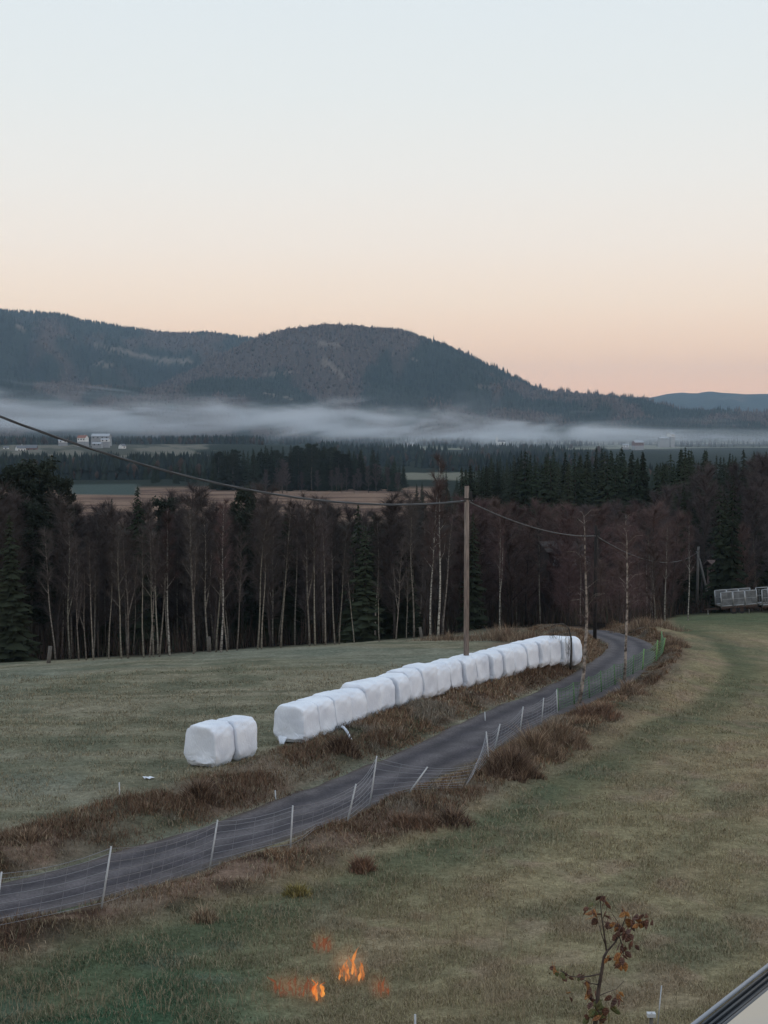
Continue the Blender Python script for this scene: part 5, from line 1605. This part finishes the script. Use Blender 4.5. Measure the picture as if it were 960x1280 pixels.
def glow_mat(name, strength):  # emission volume added for a soft look, not burning gas
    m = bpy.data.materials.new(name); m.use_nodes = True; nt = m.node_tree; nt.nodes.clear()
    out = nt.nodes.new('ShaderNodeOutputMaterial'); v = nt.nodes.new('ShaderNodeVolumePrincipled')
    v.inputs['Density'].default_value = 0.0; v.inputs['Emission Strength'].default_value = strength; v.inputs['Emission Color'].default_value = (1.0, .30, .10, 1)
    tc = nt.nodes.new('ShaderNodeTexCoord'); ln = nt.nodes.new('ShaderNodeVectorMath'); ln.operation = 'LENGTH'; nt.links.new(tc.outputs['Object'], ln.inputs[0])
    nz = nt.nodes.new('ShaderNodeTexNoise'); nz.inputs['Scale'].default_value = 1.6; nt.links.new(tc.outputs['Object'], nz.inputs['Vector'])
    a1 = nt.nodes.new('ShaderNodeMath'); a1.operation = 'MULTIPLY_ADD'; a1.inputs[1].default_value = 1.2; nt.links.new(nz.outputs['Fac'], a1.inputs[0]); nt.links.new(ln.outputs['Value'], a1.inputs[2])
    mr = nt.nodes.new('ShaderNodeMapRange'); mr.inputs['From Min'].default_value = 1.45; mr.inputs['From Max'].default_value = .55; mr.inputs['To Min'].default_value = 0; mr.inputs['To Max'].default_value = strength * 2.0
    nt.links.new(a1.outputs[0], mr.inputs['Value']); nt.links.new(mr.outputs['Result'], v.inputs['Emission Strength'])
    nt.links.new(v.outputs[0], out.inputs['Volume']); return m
GLOW = [glow_mat('added_glow_bright', .34), glow_mat('added_glow_mid', .26), glow_mat('added_glow_dull', .15)]
fire_reflection(397, 1252, 16, 30, 3, 0, 'brightest small window reflection of the fire, yellow orange, lowest of the group in the grass', 1, .1)
fire_reflection(438, 1231, 34, 46, 8, 1, 'largest orange window reflection of the fire with several tongues, in the middle of the group', 2)
fire_reflection(404, 1191, 24, 30, 6, 2, 'topmost small dull orange window reflection of the fire, set in the grass', 3)
fire_reflection(476, 1248, 24, 32, 7, 2, 'dull rusty window reflection of the fire, rightmost of the group in the grass', 4)
fire_reflection(368, 1246, 52, 34, 12, 2, 'wide dim reddish window reflection of the fire left of the brightest one', 5)

# ------------------------------------------------------------------ porch roof at the lower right corner
M['porch_metal'] = mat('cream_metal_roof', (.50, .41, .31), .4, .2, 1.5, (.42, .37, .32), spec=.5)
M['gutter'] = mat('dark_gutter', (.030, .036, .045), .35, .3, 3, spec=.5)
M['drip'] = mat('grey_drip_edge', (.30, .31, .34), .4)
def porch():
    zt = CZ - 3.0
    a = P(884, 1280, 3.0 / ((1280 - HOR) / F)); b = P(961, 1217, 3.0 / ((1217 - HOR) / F))
    a.z = b.z = zt
    dv = (b - a).normalized(); nv = Vector((dv.y, -dv.x, 0))
    a = a - dv * 2.2; b = b + dv * 1.6
    L = (b - a).length; yawp = math.atan2(dv.y, dv.x)
    o = empty('porch_roof', (a.x, a.y, hz(a.x, a.y)), yawp); tag(o, 'pale porch roof corner with dark gutter at the lower right', 'roof')
    zz = zt - o.location.z
    # local x along the edge, local -y away from the field
    MB().tube([(0, 0, zz), (L, 0, zz)], .012, 8).build('drip_edge', M['drip'], o, True)
    g = MB()
    for k in range(9):
        t0, t1 = math.pi * k / 8, math.pi * (k + 1) / 8
        if k < 8:
            g.quad((0, -.075 + .062 * math.cos(t0), zz - .01 - .07 * math.sin(t0)), (L, -.075 + .062 * math.cos(t0), zz - .01 - .07 * math.sin(t0)), (L, -.075 + .062 * math.cos(t1), zz - .01 - .07 * math.sin(t1)), (0, -.075 + .062 * math.cos(t1), zz - .01 - .07 * math.sin(t1)))
    go = g.build('gutter', M['gutter'], o, True); go.modifiers.new('t', 'SOLIDIFY').thickness = .006
    MB().tube([(0, -.155, zz + .012), (L, -.155, zz + .012)], .02, 8).build('gutter_rim', M['gutter'], o, True)
    MB().box((L / 2, -.155 - .95, zz + .02), (L, 1.85, .05)).build('roof_panel', M['porch_metal'], o)
    MB().box((L / 2, -1.2, zz / 2 - .1), (L - .3, 1.6, zz - .08)).build('porch_wall', M['white_wall'], o)
porch()

# ------------------------------------------------------------------ air
def volume_mat(name, dens, col, build=None, aniso=0.0):
    m = bpy.data.materials.new(name); m.use_nodes = True; nt = m.node_tree; nt.nodes.clear()
    out = nt.nodes.new('ShaderNodeOutputMaterial'); v = nt.nodes.new('ShaderNodeVolumePrincipled')
    v.inputs['Color'].default_value = (*col, 1); v.inputs['Density'].default_value = dens; v.inputs['Anisotropy'].default_value = aniso
    nt.links.new(v.outputs[0], out.inputs['Volume'])
    if build: build(nt, v)
    return m
hb = MB().box((0, 5550, CZ + 175), (10000, 11900, 470)).build('haze', volume_mat('haze', .000062, (.56, .78, 1.0)))
tag(hb, 'thin blue evening haze filling the valley', 'haze', kind='stuff')
hb.display_type = 'WIRE'

MY0, MY1 = 1150.0, 2950.0
def mist_nodes(nt, v):
    g = nt.nodes.new('ShaderNodeNewGeometry')
    sx = nt.nodes.new('ShaderNodeSeparateXYZ'); nt.links.new(g.outputs['Position'], sx.inputs[0])
    def math_(op, a, b=None, c=None, clamp=False):
        n = nt.nodes.new('ShaderNodeMath'); n.operation = op; n.use_clamp = clamp
        for i, q in enumerate((a, b, c)):
            if q is None: continue
            if isinstance(q, (int, float)): n.inputs[i].default_value = q
            else: nt.links.new(q, n.inputs[i])
        return n.outputs[0]
    mp = nt.nodes.new('ShaderNodeMapping'); mp.inputs['Scale'].default_value = (1 / 130, 1 / 1100, 1 / 30)
    nt.links.new(g.outputs['Position'], mp.inputs[0])
    nz = nt.nodes.new('ShaderNodeTexNoise'); nz.inputs['Scale'].default_value = 1.0; nz.inputs['Detail'].default_value = 6; nz.inputs['Roughness'].default_value = .6; nz.inputs['Distortion'].default_value = .6
    nt.links.new(mp.outputs[0], nz.inputs['Vector'])
    # top of the bank falls from left to right
    mr = nt.nodes.new('ShaderNodeMapRange'); mr.inputs['From Min'].default_value = -640; mr.inputs['From Max'].default_value = 640
    mr.inputs['To Min'].default_value = CZ + 58; mr.inputs['To Max'].default_value = CZ - 10; mr.clamp = False
    nt.links.new(sx.outputs['X'], mr.inputs['Value'])
    wob = math_('MULTIPLY_ADD', nz.outputs['Fac'], 110.0, -55.0)
    top = math_('ADD', mr.outputs['Result'], wob)
    dz = math_('SUBTRACT', top, sx.outputs['Z'])                       # metres below the top
    up = math_('DIVIDE', dz, 26.0, clamp=True)
    up = math_('POWER', up, 1.3)
    mb_ = nt.nodes.new('ShaderNodeMapRange'); mb_.inputs['From Min'].default_value = -700; mb_.inputs['From Max'].default_value = 150
    mb_.inputs['To Min'].default_value = CZ - 8; mb_.inputs['To Max'].default_value = CZ - 38
    nt.links.new(sx.outputs['X'], mb_.inputs['Value'])
    lo = math_('DIVIDE', math_('SUBTRACT', sx.outputs['Z'], mb_.outputs['Result']), 24.0, clamp=True)
    lump = nt.nodes.new('ShaderNodeMapRange'); lump.inputs['From Min'].default_value = .38; lump.inputs['From Max'].default_value = .62; lump.inputs['To Min'].default_value = .03; lump.inputs['To Max'].default_value = 1.7
    nt.links.new(nz.outputs['Fac'], lump.inputs['Value'])
    d = math_('MULTIPLY', math_('MULTIPLY', up, lo), lump.outputs['Result'])
    # thinner towards the right
    mr2 = nt.nodes.new('ShaderNodeMapRange'); mr2.inputs['From Min'].default_value = -300; mr2.inputs['From Max'].default_value = 500; mr2.inputs['To Min'].default_value = 1.0; mr2.inputs['To Max'].default_value = .55
    nt.links.new(sx.outputs['X'], mr2.inputs['Value'])
    d = math_('MULTIPLY', d, mr2.outputs['Result'])
    mp2 = nt.nodes.new('ShaderNodeMapping'); mp2.inputs['Scale'].default_value = (1 / 190, 1 / 2500, 1 / 45); mp2.inputs['Location'].default_value = (3.3, 0, 1.7)
    nt.links.new(g.outputs['Position'], mp2.inputs[0])
    nz2 = nt.nodes.new('ShaderNodeTexNoise'); nz2.inputs['Scale'].default_value = 1.0; nz2.inputs['Detail'].default_value = 3; nz2.inputs['Distortion'].default_value = .8
    nt.links.new(mp2.outputs[0], nz2.inputs['Vector'])
    pt = nt.nodes.new('ShaderNodeMapRange'); pt.inputs['From Min'].default_value = .40; pt.inputs['From Max'].default_value = .60; pt.inputs['To Min'].default_value = .22; pt.inputs['To Max'].default_value = 1.5
    nt.links.new(nz2.outputs['Fac'], pt.inputs['Value'])
    d = math_('MULTIPLY', d, pt.outputs['Result'])
    ny = nt.nodes.new('ShaderNodeMapRange'); ny.inputs['From Min'].default_value = 1750; ny.inputs['From Max'].default_value = 2400; ny.inputs['To Min'].default_value = .07; ny.inputs['To Max'].default_value = 1.0
    nt.links.new(sx.outputs['Y'], ny.inputs['Value'])
    d = math_('MULTIPLY', d, ny.outputs['Result'])
    d = math_('MULTIPLY', d, .0027)
    nt.links.new(d, v.inputs['Density'])
mb = MB().box((0, (MY0 + MY1) / 2, CZ + 28), (2600, MY1 - MY0, 118)).build('mist_bank', volume_mat('mist', .001, (.80, .84, .90), mist_nodes))
bpy.data.materials['mist'].cycles.volume_step_rate = .35
tag(mb, 'pale bank of mist lying across the valley below the hills', 'mist', kind='stuff')
